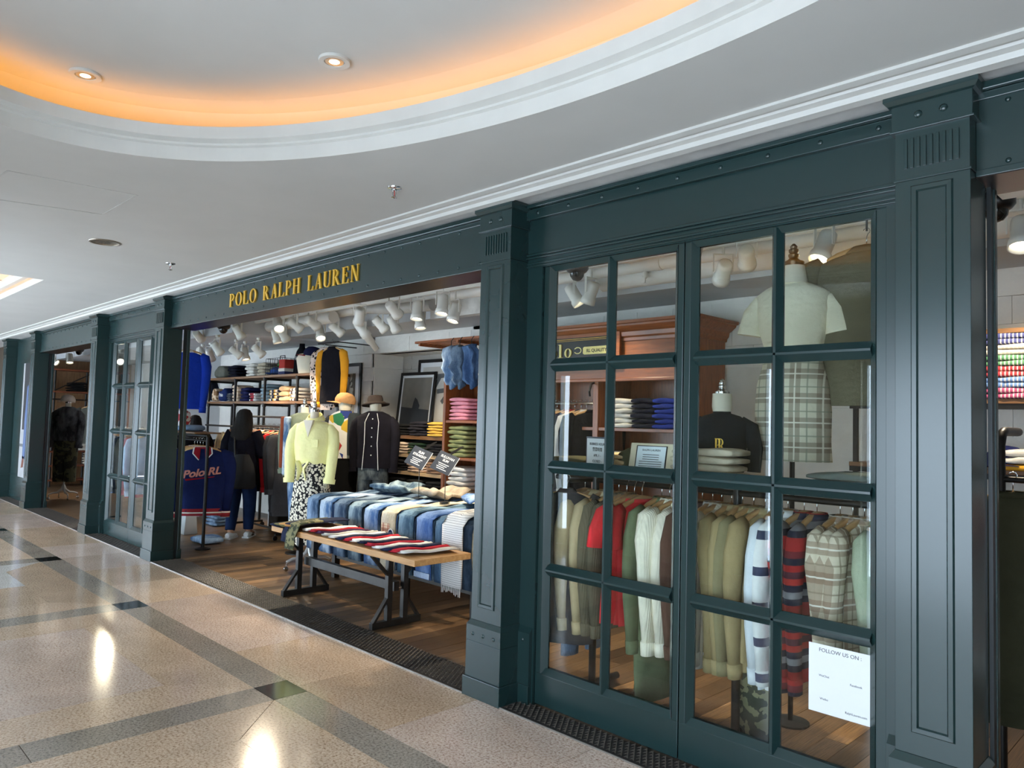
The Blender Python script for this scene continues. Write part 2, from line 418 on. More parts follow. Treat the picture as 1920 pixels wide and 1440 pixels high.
for yy in (QY0+.5, QY0+1.1, QY0+1.7): q.box(QX0-.28, yy, 3.392, QX1+.28, yy+.012, 3.402)
q.build('coffer_joint', plain('joint_line', '#a98a5a', .7), ceil)
q = MB(); q.box(QX0-.2, QY0-.2, 3.06, QX1+.2, QY0-.14, 3.07); q.box(QX0-.2, QY1+.14, 3.06, QX1+.2, QY1+.2, 3.07); q.box(QX1+.14, QY0-.2, 3.06, QX1+.2, QY1+.2, 3.07)
q.build('amber_light_strip', emis('amber_light', '#ffb24d', COVE_E), ceil)
# access hatch outline in the ceiling
h = MB(); p = [AZ(*a, CEILZ) for a in ((15, 320), (257, 366), (193, 402), (-60, 366))]
for a, b in zip(p, p[1:]+p[:1]): h.bar(Vector((a.x, a.y, CEILZ-.001)), Vector((b.x, b.y, CEILZ-.001)), .012, .003)
h.build('hatch_joint', plain('hatch_line', '#bdbcb8', .8), ceil)
# moulding along the shop front
t = MB()
prof = [(-.185, 2.931), (-.185, 2.918), (-.15, 2.912), (-.145, 2.925), (-.11, 2.925), (-.105, 2.915), (-.075, 2.908), (-.07, 2.887), (-.03, 2.882), (-.03, 2.96), (-.16, 2.96)]
t.prism(prof, XA, XB, 'yz'); trim = struct(t.build('trim_1', TRIMW), 'stepped white ceiling moulding along the shop front', 'moulding')
cs = struct(MB().box(XA, -.04, 2.896, XB, .36, 3.0).build('trim_2', plain('soffit_grey', '#b9b9b6', .7)), 'pale soffit strip between moulding and green cornice', 'soffit')
# ---- outer shell of corridor and shop
OUTW = plain('corridor_wall', '#b9b7a4', .7)
WZ0, WZ1 = .15, 2.30
wl = MB(); wl.box(XA, CORY-.2, 0, XB, CORY, WZ0); wl.box(XA, CORY-.2, WZ1, XB, CORY, 2.95)
WINS = [(-19.3+1.55*i, -19.3+1.55*i+1.38) for i in range(7)] + [(-8.5, -7.35), (-7.25, -6.3), (-6.15, -5.9), (-3.17, -2.97), (-2.12, -.75), (-.65, .75), (.85, 2.0)]
xs = [XA] + [v for w in WINS for v in w] + [XB]
for a, b in zip(xs[0::2], xs[1::2]): wl.box(a, CORY-.2, WZ0, b, CORY, WZ1)
struct(wl.build('wall_front', OUTW), 'window wall of the corridor across from the shop', 'wall')
for i, (a, b) in enumerate(WINS):
    f = MB()
    for (x0, x1, z0, z1) in ((a, a+.04, WZ0, WZ1), (b-.04, b, WZ0, WZ1), (a, b, WZ0, WZ0+.04), (a, b, WZ1-.04, WZ1), (a, b, .98, 1.02)): f.box(x0, CORY-.12, z0, x1, CORY-.06, z1)
    f = struct(f.build('window_%d' % (i+3), plain('alu', '#8d9698', .35, .6)), 'aluminium framed outside window across the corridor', 'window')
rail = struct(MB().tube([(XA+.1, CORY+.09, .72), (XB-.1, CORY+.09, .72)], .03).build('trim_9', WHITEM), 'white handrail along the outside windows', 'handrail')
struct(MB().box(XB, CORY-.2, 0, XB+.15, 3.6, 3.5).build('wall_right', OUTW), 'end wall of the corridor', 'wall')
el = MB().box(XA-.15, CORY-.2, 0, XA, 3.6, 3.5)
struct(el.build('wall_left', plain('far_wall', '#7d6f60', .6)), 'far end wall of the corridor', 'wall')
dr = struct(MB().box(XA, -3.0, 0, XA+.05, -1.2, .08).box(XA, -3.0, 2.2, XA+.05, -1.2, 2.3).box(XA, -3.0, .08, XA+.05, -2.92, 2.2).box(XA, -1.28, .08, XA+.05, -1.2, 2.2).build('door_1', CHERRY), 'timber framed double door in the far end wall', 'door')
for y in (-2.92, -2.09): MB().box(XA, y, .08, XA+.035, y+.81, 2.2).build('door_leaf', CHERRYZ, dr, False, .004); MB().tube([(XA+.06, y+(.74 if y < -2.5 else .07), .95), (XA+.06, y+(.74 if y < -2.5 else .07), 1.25)], .012, 8).build('pull_handle', CHROME, dr)
struct(MB().box(XA, CORY-.2, 3.5, XB, 3.8, 3.6).build('ceiling', SHOPC), 'concrete slab above the ceilings', 'ceiling')

# ---- back wall of the shop with an alcove, built of painted blocks
AX0, AX1, AZT, AYB = -7.95, -5.95, 2.50, 3.35
wb = MB()
wb.box(XA, BACKY+.02, 0, AX0, BACKY+.2, 3.5); wb.box(AX1, BACKY+.02, 0, XB, BACKY+.2, 3.5); wb.box(AX0, BACKY+.02, AZT, AX1, BACKY+.2, 3.5)
wb.box(AX0-.2, AYB+.02, 0, AX1+.2, AYB+.2, 3.0); wb.box(AX0-.2, BACKY+.02, 0, AX0-.016, AYB+.1, 3.0); wb.box(AX1+.016, BACKY+.02, 0, AX1+.2, AYB+.1, 3.0); wb.box(AX0-.2, BACKY+.1, AZT, AX1+.2, AYB+.1, AZT+.15)
wback = struct(wb.build('wall_back', BRICKW), 'white painted concrete block wall at the back of the shop', 'wall')
bme = MB().box(-.1985, -.012, -.0935, .1985, .012, .0935).mesh('block', BRICKW); bmg = MB().box(-.1985, -.012, -.0935, .1985, .012, .0935).mesh('block', BRICKG)
bvar = []
for s in range(5):
    rb = random.Random(s); b_ = MB(); nx, nz = 4, 2; vs = []
    for j in range(nz+1):
        for i in range(nx+1): vs.append((-.1985+.397*i/nx + (rb.uniform(-.003,.003) if 0<i<nx else 0), -.012+rb.uniform(-.005,.002), -.0935+.187*j/nz))
    fs = [(j*(nx+1)+i, j*(nx+1)+i+1, (j+1)*(nx+1)+i+1, (j+1)*(nx+1)+i) for j in range(nz) for i in range(nx)]
    b_.add(vs, fs); bnd = [0,1,2,3,4,9,14,13,12,11,10,5]; base = len(b_.v)
    b_.add([(vs[k][0], .01, vs[k][2]) for k in bnd], []); 
    for q_ in range(12): b_.f.append((bnd[q_], base+q_, base+(q_+1) % 12, bnd[(q_+1) % 12]))
    bvar.append((b_.mesh('block', BRICKW), MB().add(b_.v, b_.f).mesh('block', BRICKG)))
nb = 0
def blocks(x0, x1, z0, z1, y, grey=False, skip=None):
    global nb
    j = 0; z = z0
    while z+.19 <= z1+.02:
        x = x0 - (.2 if j % 2 else 0)
        while x < x1-.05:
            a, b = max(x, x0), min(x+.4, x1)
            if b-a > .06 and not (skip and skip((a+b)/2, z+.095)) and nb < 298:
                inst('block', random.choice(bvar)[1 if grey else 0], wback, ((a+b)/2, y+.012, z+.095), (0, 0, 0), ((b-a)/.4, 1, 1)); nb += 1
            x += .4
        z += .19; j += 1
blocks(-9.4, AX0, 1.36, 2.73, BACKY-.004)
blocks(AX0, AX1, AZT, 2.73, BACKY-.004)
blocks(AX1, -2.0, 2.12, 2.73, BACKY-.004)
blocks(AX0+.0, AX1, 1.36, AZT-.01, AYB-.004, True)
blocks(-12.9, -9.4, 1.74, 2.73, BACKY-.004)
blocks(-1.9, .5, 1.40, 2.73, BACKY-.004)
for j in range(6):                                           # rough toothed reveal of the alcove
    inst('block', bvar[j % 5][0], wback, (AX0-.01+.004*(j % 2), (BACKY+AYB)/2, 1.36+.19*j+.095), (0, 0, R(90)), (1.2, 1.2, 1))
pier = struct(MB().box(-13.25, 2.1, 0, -12.9, BACKY+.02, 3.2).build('wall_left', plain('pier_paint', '#c6c9cb', .7, 0, .05, 4)), 'grey white pier beside the shelving', 'wall')
struct(MB().box(-17.95, .42, 0, -17.8, BACKY+.02, 3.2).build('wall_left', wood('timber_lining', '#6a4a30', '#94704c', 2, .6)), 'timber lined partition behind the far shelving', 'wall')
# ---- shop ceiling, beams and bulkhead
sc_ = MB().box(XA, .35, 3.22, XB, 3.6, 3.3)
sceil = struct(sc_.build('ceiling', SHOPC), 'white painted exposed ceiling of the shop', 'ceiling')
for kk, xx in enumerate((-14.5, -12.0, -9.3, -6.4, -3.6, -.9, 1.8)): struct(MB().box(xx, .36, 3.05, xx+.22, BACKY, 3.22).build('trim_%d' % (kk+20), SHOPC), 'white painted concrete beam under the shop ceiling', 'beam')
struct(MB().box(-9.0, 2.15, 2.73, XB-.02, BACKY+.02, 3.05).build('trim_30', plain('bulkhead_grey', '#b4b6b6', .7, 0, .07, 3)), 'grey painted bulkhead along the top of the back wall', 'bulkhead')
struct(MB().box(XA+.02, 1.3, 2.70, -9.0, BACKY+.02, 3.05).build('trim_31', plain('soffit_board', '#b9bcbe', .7, 0, .07, 3)), 'pale dropped soffit over the pipe shelving', 'soffit')
# pipes, conduits, track: each a thing
def pipe(label, pts, r, nm='ceiling_pipe', mt=None, cat='pipe', n=12):
    o = MB().tube(pts, r, n).build(nm, mt or PIPEW, None, True); tag(o, label, cat, 'painted services under the shop ceiling'); return o
def joints(o, pts, r):
    for p in pts:
        c = MB().tube([(p[0]-.03, p[1], p[2]), (p[0]+.03, p[1], p[2])], r).build('coupling', PIPEW, o, True)
p1 = pipe('thick white sprinkler pipe running along the shop ceiling', [(-13, 1.95, 2.90), (5.8, 1.95, 2.90)], .052); joints(p1, [(-2.7, 1.95, 2.9), (-5.4, 1.95, 2.9), (-8, 1.95, 2.9)], .06)
p2 = pipe('white lagged duct pipe beside the bulkhead, thickest of the ceiling pipes', [(-3.35, 2.06, 2.84), (5.8, 2.06, 2.84)], .085)
p2b = pipe('white lagged pipe stub ending above the alcove', [(-8.95, 1.8, 2.83), (-7.3, 1.8, 2.83)], .075)
p3 = pipe('slim white conduit close to the header', [(-13, .95, 3.02), (5.8, .95, 3.02)], .03)
p4 = pipe('slim white conduit between the two lamp tracks', [(-13, 1.45, 2.98), (5.8, 1.45, 2.98)], .022)
p5 = pipe('grey flexible duct bending along the bulkhead', [(-7.1, 1.82, 3.0), (-6.5, 1.8, 2.86), (-6.0, 1.8, 2.81), (-5.4, 1.82, 2.80)], .06, 'flexible_duct', plain('duct_grey', '#a9a69e', .6, .1))
for lab, y in (('white lamp track nearest the header beam', .75), ('white lamp track over the middle of the shop', 1.62)):
    tr = thing('lamp_track', lab, 'track', (0, 0, 0), 0, 'painted services under the shop ceiling')
    MB().box(-13, y-.02, 2.86, 5.8, y+.02, 2.90).build('rail', LAMPW, tr)
    for xx in range(-12, 6, 2): MB().box(xx, y-.012, 2.90, xx+.03, y+.012, 3.23).build('hanger_rod', LAMPW, tr)
dk = MB().box(-5.7, 2.03, 2.70, -4.2, 2.145, 2.99).box(-5.6, 2.06, 2.98, -5.57, 2.1, 3.22).box(-4.4, 2.06, 2.98, -4.37, 2.1, 3.22).build('air_duct', plain('duct_wrap', '#c9c7c0', .6, .1, .12, 9, .5, 20)); tag(dk, 'boxy white wrapped air duct under the ceiling', 'duct')

# ================================================================== SHOP FRONT
PX = [-15.79, -13.715, -10.427, -8.063, -2.654, -0.305, 4.85]; PWD = .2536
# rubber entrance mat
mat_m = plain('mat_rubber', '#2b2725', .55, 0, .25, 30)
for (a, b, y1, lab) in ((PX[1]+.285, PX[2]-.032, .29, 'dark ribbed rubber mat in the far doorway'), (PX[3]+.285, PX[4]-.032, .29, 'long dark rubber mat along the wide doorway'), (PX[5]+.285, PX[6]-.032, .29, 'dark rubber mat in the doorway by the olive coat'),
                        (PX[2]+.285, PX[3]-.032, .155, 'narrow dark rubber mat below the far glazed doors'), (PX[4]+.285, PX[5]-.032, .155, 'narrow dark rubber mat below the glazed doors with the white notice'), (PX[0]+.285, PX[1]-.032, .155, 'narrow dark rubber mat below the poster panel')):
    mt = tag(MB().box(a, -.02, 0, b, y1, .006).build('entrance_mat', mat_m), lab, 'mat')
    rid = MB(); stp = .036 if a > -8.5 else .09
    yy = -.005; row = 0
    while yy < y1-.02:
        xx = a+.01 + (stp/2 if row % 2 else 0)
        while xx < b-.03:
            rid.add([(xx, yy+.004, .006), (xx+stp*.35, yy+.016, .006), (xx+stp*.72, yy+.004, .006), (xx+stp*.35, yy+.028, .0125), (xx+stp*.35, yy+.008, .0125)], [(0,1,4),(1,2,4),(0,4,3),(4,2,3)])
            xx += stp
        yy += .027; row += 1
    r_ = rid.build('tread_ribs', plain('mat_rib', '#615a53', .5, 0, .3, 30), mt); r_['kind'] = 'stuff'
    MB().box(a, -.026, 0, b, -.02, .008).build('edge_strip', plain('alu_edge', '#9a9690', .35, .7), mt)
rivme = None
def rivet(parent, p, r=.011, axis='y'):
    m_ = MB(); m_.lathe([(0.0005, .55*r), (.5*r, .48*r), (.85*r, .25*r), (r, 0)], 10, (0,0,0), (0,-1,0), (True, False))
    global rivme
    if rivme is None: rivme = m_.mesh('rivet', GREEN, True)
    return inst('rivet', rivme, parent, p, (0,0,0), (r/.011,)*3)
def frame_ring(mb, x0, x1, z0, z1, y, w, h, inner=None):
    """picture-frame moulding of mitred prisms on a face looking to -y"""
    def ringpts(i, yy): return [(x0+i, yy, z0+i), (x1-i, yy, z0+i), (x1-i, yy, z1-i), (x0+i, yy, z1-i)]
    levels = [(0, y), (w*.15, y-h), (w*.6, y-h*.9), (w, y+h*1.3)]
    mb.rings([ringpts(i, yy) for i, yy in levels], (False, True))
def pilaster(i, lab):
    xl = PX[i]; w = PWD; xr = xl+w; D = .205
    t = thing('pilaster', lab, 'pilaster', (xl+w/2, .12, 0)); P = (xl+w/2, .12, 0)
    def ad(mb, nm, bev=.0):
        mb.v = [(v[0]-P[0], v[1]-P[1], v[2]-P[2]) for v in mb.v]; return mb.build(nm, GREEN, t, False, bev)
    o3, o2, o1, o0 = .030, .018, .010, .034
    ad(MB().box(xl-o3, -o3, 0, xr+o3, D+o3*.3, .1116), 'plinth', .003)
    b = MB()
    def sq(o, z): return [(xl-o, -o, z), (xr+o, -o, z), (xr+o, D+o*.3, z), (xl-o, D+o*.3, z)]
    b.rings([sq(o2, .1116), sq(o2, .318)]); b.rings([sq(o2-.003, .3175), sq(o2-.003, .322)]); b.rings([sq(o2, .3215), sq(o2, .41), sq(.001, .437)])
    ad(b, 'base', .001)
    ad(MB().box(xl, 0, .437, xr, D, 2.556), 'shaft', .002)
    fr = MB(); frame_ring(fr, xl+.055, xr-.055, .516, 2.533, 0, .034, .008); ad(fr, 'panel_moulding')
    fz = MB().box(xl-.004, -.004, 2.556, xr+.004, D, 2.564); fz.box(xl+.001, -.001, 2.56, xr-.001, D, 2.75)
    ad(fz, 'frieze_block', .001)
    for k in range(9):
        xx = xl+.040+k*(w-.08)/8.0
        ad(MB().box(xx-.0055, -.008, 2.60, xx+.0055, 0, 2.715), 'flute_rib', .001)
    ad(MB().box(xl-o1-.006, -o1-.006, 2.745, xr+o1+.006, D, 2.753).box(xl-o1, -o1, 2.752, xr+o1, D, 2.848), 'capital', .002)
    cp = MB(); cp.rings([sq(o1, 2.846), sq(o1+.012, 2.85), sq(o0, 2.865), sq(o0, 2.878), sq(o0-.004, 2.894)]); ad(cp, 'cap_moulding')
    for k in (-1, 1): rivet(t, (xl+w/2+k*.043-P[0], -o1-.0005-P[1], 2.80), .013)
    for k in (-1, 0, 1): rivet(t, (xl+w/2+k*.088-P[0], -o2-.0005-P[1], .362), .010)
    return t
plabs = ['green pilaster at the end of the shop front past the poster panel', 'green pilaster between the poster panel and the far doorway', 'green pilaster between the far doorway and the far glazed doors',
         'green pilaster left of the gold lettering', 'green pilaster between the jeans table doorway and the glazed doors', 'green pilaster beside the white notice and olive coat', 'green pilaster at the shop end beyond the olive coat']
plabs[3] = 'green pilaster between the far glazed doors and the wide doorway'
for i, l_ in enumerate(plabs): pilaster(i, l_)
# door channels inside doorways
for (i, s, lab) in ((1, 1, 'dark door channel on the far doorway pilaster by the poster'), (2, -1, 'dark door channel on the far doorway beside glazed doors'), (3, 1, 'dark door channel at the wide doorway by the jacket rack'), (4, -1, 'dark door channel at the wide doorway by the jeans table'), (5, 1, 'dark door channel beside the olive coat')):
    xe = PX[i]+PWD if s > 0 else PX[i]
    t = thing('door_channel', lab, 'door channel', (xe+s*.008, .252, 0))
    MB().box(-.0075, -.036, 0, .0065, .0, 2.54).build('channel', GREEND, t)
    MB().box(-.0075, .0, 0, .012, .034, 2.54).build('jamb_post', GREEN, t, False, .004)
    MB().box(-.0078, -.008, 0, .020, .044, .11).build('jamb_foot', GREEN, t, False, .004)
# headers over doorways
def header(i, lab):
    x0, x1 = PX[i]+PWD, PX[i+1]
    t = thing('header_beam', lab, 'beam', ((x0+x1)/2, .1, 2.54)); ox = (x0+x1)/2
    a, b = x0-ox, x1-ox
    MB().box(a, -.02, 0, b, .24, .30).build('fascia', GREEN, t)
    MB().box(a, -.034, 0, b, -.02, .026).build('lower_trim', GREEN, t, False, .003)
    MB().box(a, -.030, .285, b, -.02, .315).build('upper_trim', GREEN, t, False, .003)
    MB().box(a, -.05, .315, b, .24, .345).build('cornice', GREEN, t, False, .004)
    MB().box(a, -.03, -.002, b, .235, .001).build('soffit_plate', plain('bronze_soffit', '#2a1d18', .3, .35, .2, 4), t)
    n_ = int((b-a)/.205)
    for k in range(n_):
        xx = a+.10+k*(b-a-.2)/(n_-1)
        rivet(t, (xx, -.0205, .045), .0085); rivet(t, (xx, -.0205, .268), .0085)
    return t
header(1, 'green riveted header beam over the far doorway'); header(3, 'green riveted header beam over the wide doorway carrying gold letters'); header(5, 'green riveted header beam over the doorway by the olive coat')

# glazed doors in the window bays
def glazed(i, num, lab):
    x0, x1 = PX[i]+PWD, PX[i+1]; cx = (x0+x1)/2 + (.018 if i == 4 else 0); Y = .165
    w = struct(MB().box(x0, Y-.02, 2.515, x1, Y+.1, 2.875).build('window_%d' % num, GREEN), lab, 'glazed doors')
    MB().box(x0, Y-.05, 2.80, x1, Y-.02, 2.862).build('upper_band', GREEN, w, False, .003)
    MB().box(x0, Y-.075, 2.862, x1, Y, 2.885).build('cornice', GREEN, w, False, .004)
    for (z0, z1, d) in ((2.585, 2.600, .035), (2.566, 2.577, .042), (2.535, 2.548, .030), (2.519, 2.528, .034)): MB().box(x0, Y-d, z0, x1, Y-.019, z1).build('bead', GREEN, w, False, .003)
    n_ = 9
    for k in range(n_): rivet(w, (x0+.1+k*(x1-x0-.2)/(n_-1), Y-.0505, 2.832), .010)
    MB().box(x0, Y-.015, 0, cx-.873-.075, Y+.05, 2.52).build('side_post', GREEN, w); MB().box(cx+.873+.075, Y-.015, 0, x1, Y+.05, 2.52).build('side_post', GREEN, w)
    for s in (-1, 1):
        xa, xb = (x0, cx-.873-.085) if s < 0 else (cx+.873+.085, x1)
        MB().box(xa, Y-.045, 0, xb, Y-.015, .11).build('post_foot', GREEN, w, False, .003)
        MB().rings([[(xa, Y-.04, .11), (xb, Y-.04, .11), (xb, Y, .11), (xa, Y, .11)], [(xa, Y-.04, .40), (xb, Y-.04, .40), (xb, Y, .40), (xa, Y, .40)], [(xa, Y-.015, .43), (xb, Y-.015, .43), (xb, Y, .43), (xa, Y, .43)]]).build('post_base', GREEN, w)
        rivet(w, ((xa+xb)/2, Y-.0405, .36), .009)
    zr = [(.22+.5853*k, .22+.5853*k+.511) for k in range(4)]
    for s in (-1, 1):                                         # two door leaves
        la, lb = (cx-.873-.072, cx-.003) if s < 0 else (cx+.003, cx+.873+.072)
        cols = [(cx-.873, cx-.498), (cx-.443, cx-.068)] if s < 0 else [(cx+.068, cx+.443), (cx+.498, cx+.873)]
        leaf = MB().box(la, Y, .012, lb, Y+.045, .185).build('door_leaf', GREEN, w, False, .003)
        MB().box(la, Y, .185, cols[0][0]-.03, Y+.045, 2.515).build('stile', GREEN, leaf, False, .003)
        MB().box(cols[1][1]+.03, Y, .185, lb, Y+.045, 2.515).build('stile', GREEN, leaf, False, .003)
        rp = MB(); rp.prism([(Y, .185), (Y+.045, .185), (Y+.045, .22), (Y+.02, .22)], la, lb, 'yz'); rp.build('bottom_rail_bead', GREEN, leaf)
        rp = MB(); rp.prism([(Y, 2.515), (Y+.045, 2.515), (Y+.045, 2.487), (Y+.02, 2.487)], la, lb, 'yz'); rp.build('top_rail_bead', GREEN, leaf)
        # muntins with a ridged section
        xm = (cols[0][1]+cols[1][0])/2; hw = .0275
        MB().prism([(xm-hw, Y+.04), (xm-hw, Y+.028), (xm-.006, Y-.004), (xm+.006, Y-.004), (xm+hw, Y+.028), (xm+hw, Y+.04)], .19, 2.51, 'xy').build('muntin', GREEN, leaf)
        for xe, d in ((cols[0][0], -1), (cols[1][1], 1)):
            MB().prism([(xe, Y+.04), (xe, Y+.028), (xe+d*.03, Y-.002), (xe+d*.032, Y+.04)], .19, 2.51, 'xy').build('stile_bead', GREEN, leaf)
        for (za, zb) in zip(zr, zr[1:]):
            zm = (za[1]+zb[0])/2; hz = .037
            MB().prism([(Y+.04, zm-hz), (Y+.028, zm-hz), (Y-.004, zm-.005), (Y-.004, zm+.005), (Y+.028, zm+hz), (Y+.04, zm+hz)], cols[0][0]-.01, cols[1][1]+.01, 'yz').build('muntin', GREEN, leaf)
        for (xa, xb) in cols:
            for (za, zb) in zr:
                g = MB().box(xa-.008, Y+.0315, za-.008, xb+.008, Y+.0355, zb+.008).build('glass_pane', GLASS, leaf)
    return w
glazed(4, 1, 'green glazed doors with the white notice, sixteen panes in two leaves')
glazed(2, 2, 'green glazed doors further along the corridor between two doorways')
# poster panel bay
x0, x1 = PX[0]+PWD, PX[1]
pp = thing('poster_panel', 'tall poster of a person in jeans and brown shoes in a dark green panel', 'poster', ((x0+x1)/2, .2, 0)); ox = (x0+x1)/2
MB().box(x0-ox+.036, -.04, 0, x1-ox-.036, .1, 2.875).build('panel', GREEN, pp)
px0, px1 = AY(38, 800, .15).x-ox, x1-ox-.04
MB().box(px0, -.046, .42, px1, -.039, 2.42).build('sheet', plain('poster_paper', '#9b9c9e', .5), pp)
MB().box(px0+.12, -.048, 1.25, px1, -.0455, 2.42).build('dark_print', INKB, pp)
MB().prism([(px0+.25, .75), (px0+.42, .75), (px0+.55, 1.5), (px0+.6, 2.1), (px0+.35, 2.0), (px0+.28, 1.4)], -.050, -.0475, 'xz').build('jeans_print', plain('blue_print', '#4a5f86', .6), pp)
MB().prism([(px0+.2, .58), (px0+.34, .60), (px0+.40, .78), (px0+.28, .80)], -.050, -.0475, 'xz').build('shoe_print', plain('brown_print', '#6b3a2a', .6), pp)
MB().box(px0, -.048, .95, px1, -.0455, 1.0).build('bench_print', INK, pp)

# ---- gold serif lettering
def bowl(mb, cx, cz, rx, rz, tx, tz, a0=0, a1=360, n=28, d=.012, ex=0):
    k = max(3, int(n*(a1-a0)/360)); o = []; i = []
    for q_ in range(k+1):
        t = R(a0+(a1-a0)*q_/k); o.append((cx+rx*math.cos(t), cz+rz*math.sin(t))); i.append((cx+ex+(rx-tx)*math.cos(t), cz+(rz-tz)*math.sin(t)))
    for q_ in range(k): mb.prism([o[q_], o[q_+1], i[q_+1], i[q_]], 0, -d, 'xz')
def glyph(ch, H=1.0):
    m = MB(); W_ = .125*H; T = .035*H; d = .012; sf = .05*H
    def st(x, w=W_, z0=0, z1=H): m.prism([(x, z0), (x+w, z0), (x+w, z1), (x, z1)], 0, -d, 'xz')
    def sr(x, z, w=W_): m.prism([(x-sf, z), (x+w+sf, z), (x+w+sf, z+T), (x-sf, z+T)], 0, -d*.98, 'xz')
    def dg(p, q_, w): m.prism([(p[0], p[1]), (p[0]+w, p[1]), (q_[0]+w, q_[1]), (q_[0], q_[1])], 0, -d*1.02, 'xz')
    if ch == 'P': st(.05); sr(.05, 0); sr(.05, H-T); bowl(m, .175, .72*H, .27, .28*H, .10, T, -90, 90); adv = .50
    elif ch == 'R': st(.05); sr(.05, 0); sr(.05, H-T); bowl(m, .175, .74*H, .25, .26*H, .10, T, -90, 90); dg((.42, 0), (.20, .5*H), .13); m.prism([(.42, 0), (.62, 0), (.62, T), (.42, T)], 0, -d*.98, 'xz'); adv = .62
    elif ch == 'O': bowl(m, .29, .5*H, .29, .51*H, .125, T); adv = .60
    elif ch == 'L': st(.05); sr(.05, 0); sr(.05, H-T); m.prism([(.1, 0), (.46, 0), (.48, .26*H), (.45, .26*H), (.36, T), (.1, T)], 0, -d, 'xz'); adv = .50
    elif ch == 'A': dg((.06, 0), (.27, H), .045); dg((.40, 0), (.24, H), .125); m.prism([(.13, .33*H), (.43, .33*H), (.43, .33*H+T), (.13, .33*H+T)], 0, -d*.95, 'xz'); sr(.065, 0, .04); sr(.40, 0); adv = .58
    elif ch == 'H': st(.05); st(.41); sr(.05, 0); sr(.05, H-T); sr(.41, 0); sr(.41, H-T); m.prism([(.1, .5*H), (.45, .5*H), (.45, .5*H+T), (.1, .5*H+T)], 0, -d*.95, 'xz'); adv = .60
    elif ch == 'U': st(.05, W_, .22*H, H); st(.45, .05, .22*H, H); sr(.05, H-T); sr(.45, H-T, .05); bowl(m, .275, .24*H, .225, .25*H, .10, T, 180, 360, ex=.02); adv = .58
    elif ch == 'E': st(.05); sr(.05, 0); m.prism([(.0, H-T), (.44, H-T), (.44, H), (.0, H)], 0, -d*.97, 'xz'); m.prism([(.1, 0), (.46, 0), (.48, .25*H), (.45, .25*H), (.38, T), (.1, T)], 0, -d*.96, 'xz'); m.prism([(.42, .75*H), (.44, .75*H), (.44, H), (.40, H-T)], 0, -d, 'xz'); m.prism([(.1, .5*H), (.34, .5*H), (.34, .5*H+T), (.1, .5*H+T)], 0, -d*.95, 'xz'); m.prism([(.32, .38*H), (.345, .38*H), (.345, .66*H), (.32, .66*H)], 0, -d*.94, 'xz'); adv = .52
    elif ch == 'N': st(.07, .045); st(.47, .045); sr(.07, H-T, .045); sr(.07, 0, .045); sr(.47, H-T, .045); dg((.42, 0), (.06, H), .12); adv = .60
    elif ch == 'o': bowl(m, .24, .33*H, .24, .34*H, .12, T); adv = .52
    elif ch == 'l': st(.07, .13); m.prism([(0, 0), (.30, 0), (.30, T), (0, T)], 0, -d, 'xz'); m.prism([(0, H-T), (.1, H-T), (.1, H), (0, H)], 0, -d, 'xz'); adv = .34
    return m, adv
def lettering(parent, text, x0, x1, z0, H, y, m, nm='letter', sh=0.0, xs=None):
    wid = sum((glyph(c)[1]+.09) if c != ' ' else .26 for c in text)-.09
    k = (x1-x0)/wid; x = 0
    for c in text:
        if c == ' ': x += .26; continue
        g, a = glyph(c); g.v = [((v[0]+sh*v[2])*k, v[1], v[2]*H) for v in g.v]
        o = g.build(nm, m, parent); o.location = (x0+x*k, y, z0); x += a+.09
sg = thing('shop_sign', 'gold serif lettering POLO RALPH LAUREN on the green header beam', 'sign', (-5.2, .079, 2.636))
for word, a, b in (('POLO', -6.33, -5.765), ('RALPH', -5.64, -4.975), ('LAUREN', -4.855, -4.095)): lettering(sg, word, a+5.2, b+5.2, 0, .128, 0, GOLD)

# ================================================================== SHOP CONTENTS: builders
def crisp(m, n=16): return m
FOLDS = {}
def fold_mesh(mat_, v, w, d, h):
    key = (mat_.name, v, w, d, h)
    if key not in FOLDS:
        rb = random.Random(v*7+1); rr_ = []; nx = 8
        prof = []
        for k in range(16):
            a = 2*math.pi*k/16; c, s_ = math.cos(a), math.sin(a)
            yy = math.copysign(abs(c)**.35, c)*d/2; zz = math.copysign(abs(s_)**.6, s_)*h/2
            if abs(s_) < .15: yy *= .965
            prof.append((yy, zz))
        for i in range(nx+1):
            u = -1+2*i/nx; e = (1-abs(u)**6*.10); hh = (1-abs(u)**5*.35)
            sag = .10*h*math.sin(u*2.4+v)+rb.uniform(-.06, .06)*h; sh = rb.uniform(-.008, .008)
            rr_.append([(u*w/2, y*e+sh, max(-h/2, z*hh+(sag if z > 0 else 0))) for y, z in prof])
        FOLDS[key] = MB().rings(rr_).mesh('folded_garment', mat_, True)
    return FOLDS[key]
def stack(base, n, mat_, label, cat, w=.26, d=.30, h=.038, rz=0, group=None, name='folded_shirt', jit=.012):
    for k in range(n):
        mm = mat_[k % len(mat_)] if isinstance(mat_, (list, tuple)) else mat_
        o = inst(name, fold_mesh(mm, k % 3, w, d, h), None, (base[0]+random.uniform(-jit, jit), base[1]+random.uniform(-jit, jit)*.6, base[2]+h*(k+.5)), (0, 0, rz+random.uniform(-.06, .06)))
        lb = label[k % len(label)] if isinstance(label, (list, tuple)) else label
        tag(o, lb, cat, group or (lb+' stack')[:60])
def oval(cx, cy, cz, rx, ry, n=20, amp=0, kk=7, ph=0, p=1.0):
    out = []
    for k in range(n):
        a = 2*math.pi*k/n; f = 1+amp*math.sin(kk*a+ph); c, s_ = math.cos(a), math.sin(a)
        out.append((cx+rx*f*math.copysign(abs(c)**p, c), cy+ry*f*math.copysign(abs(s_)**p, s_), cz))
    return out
HME = {}
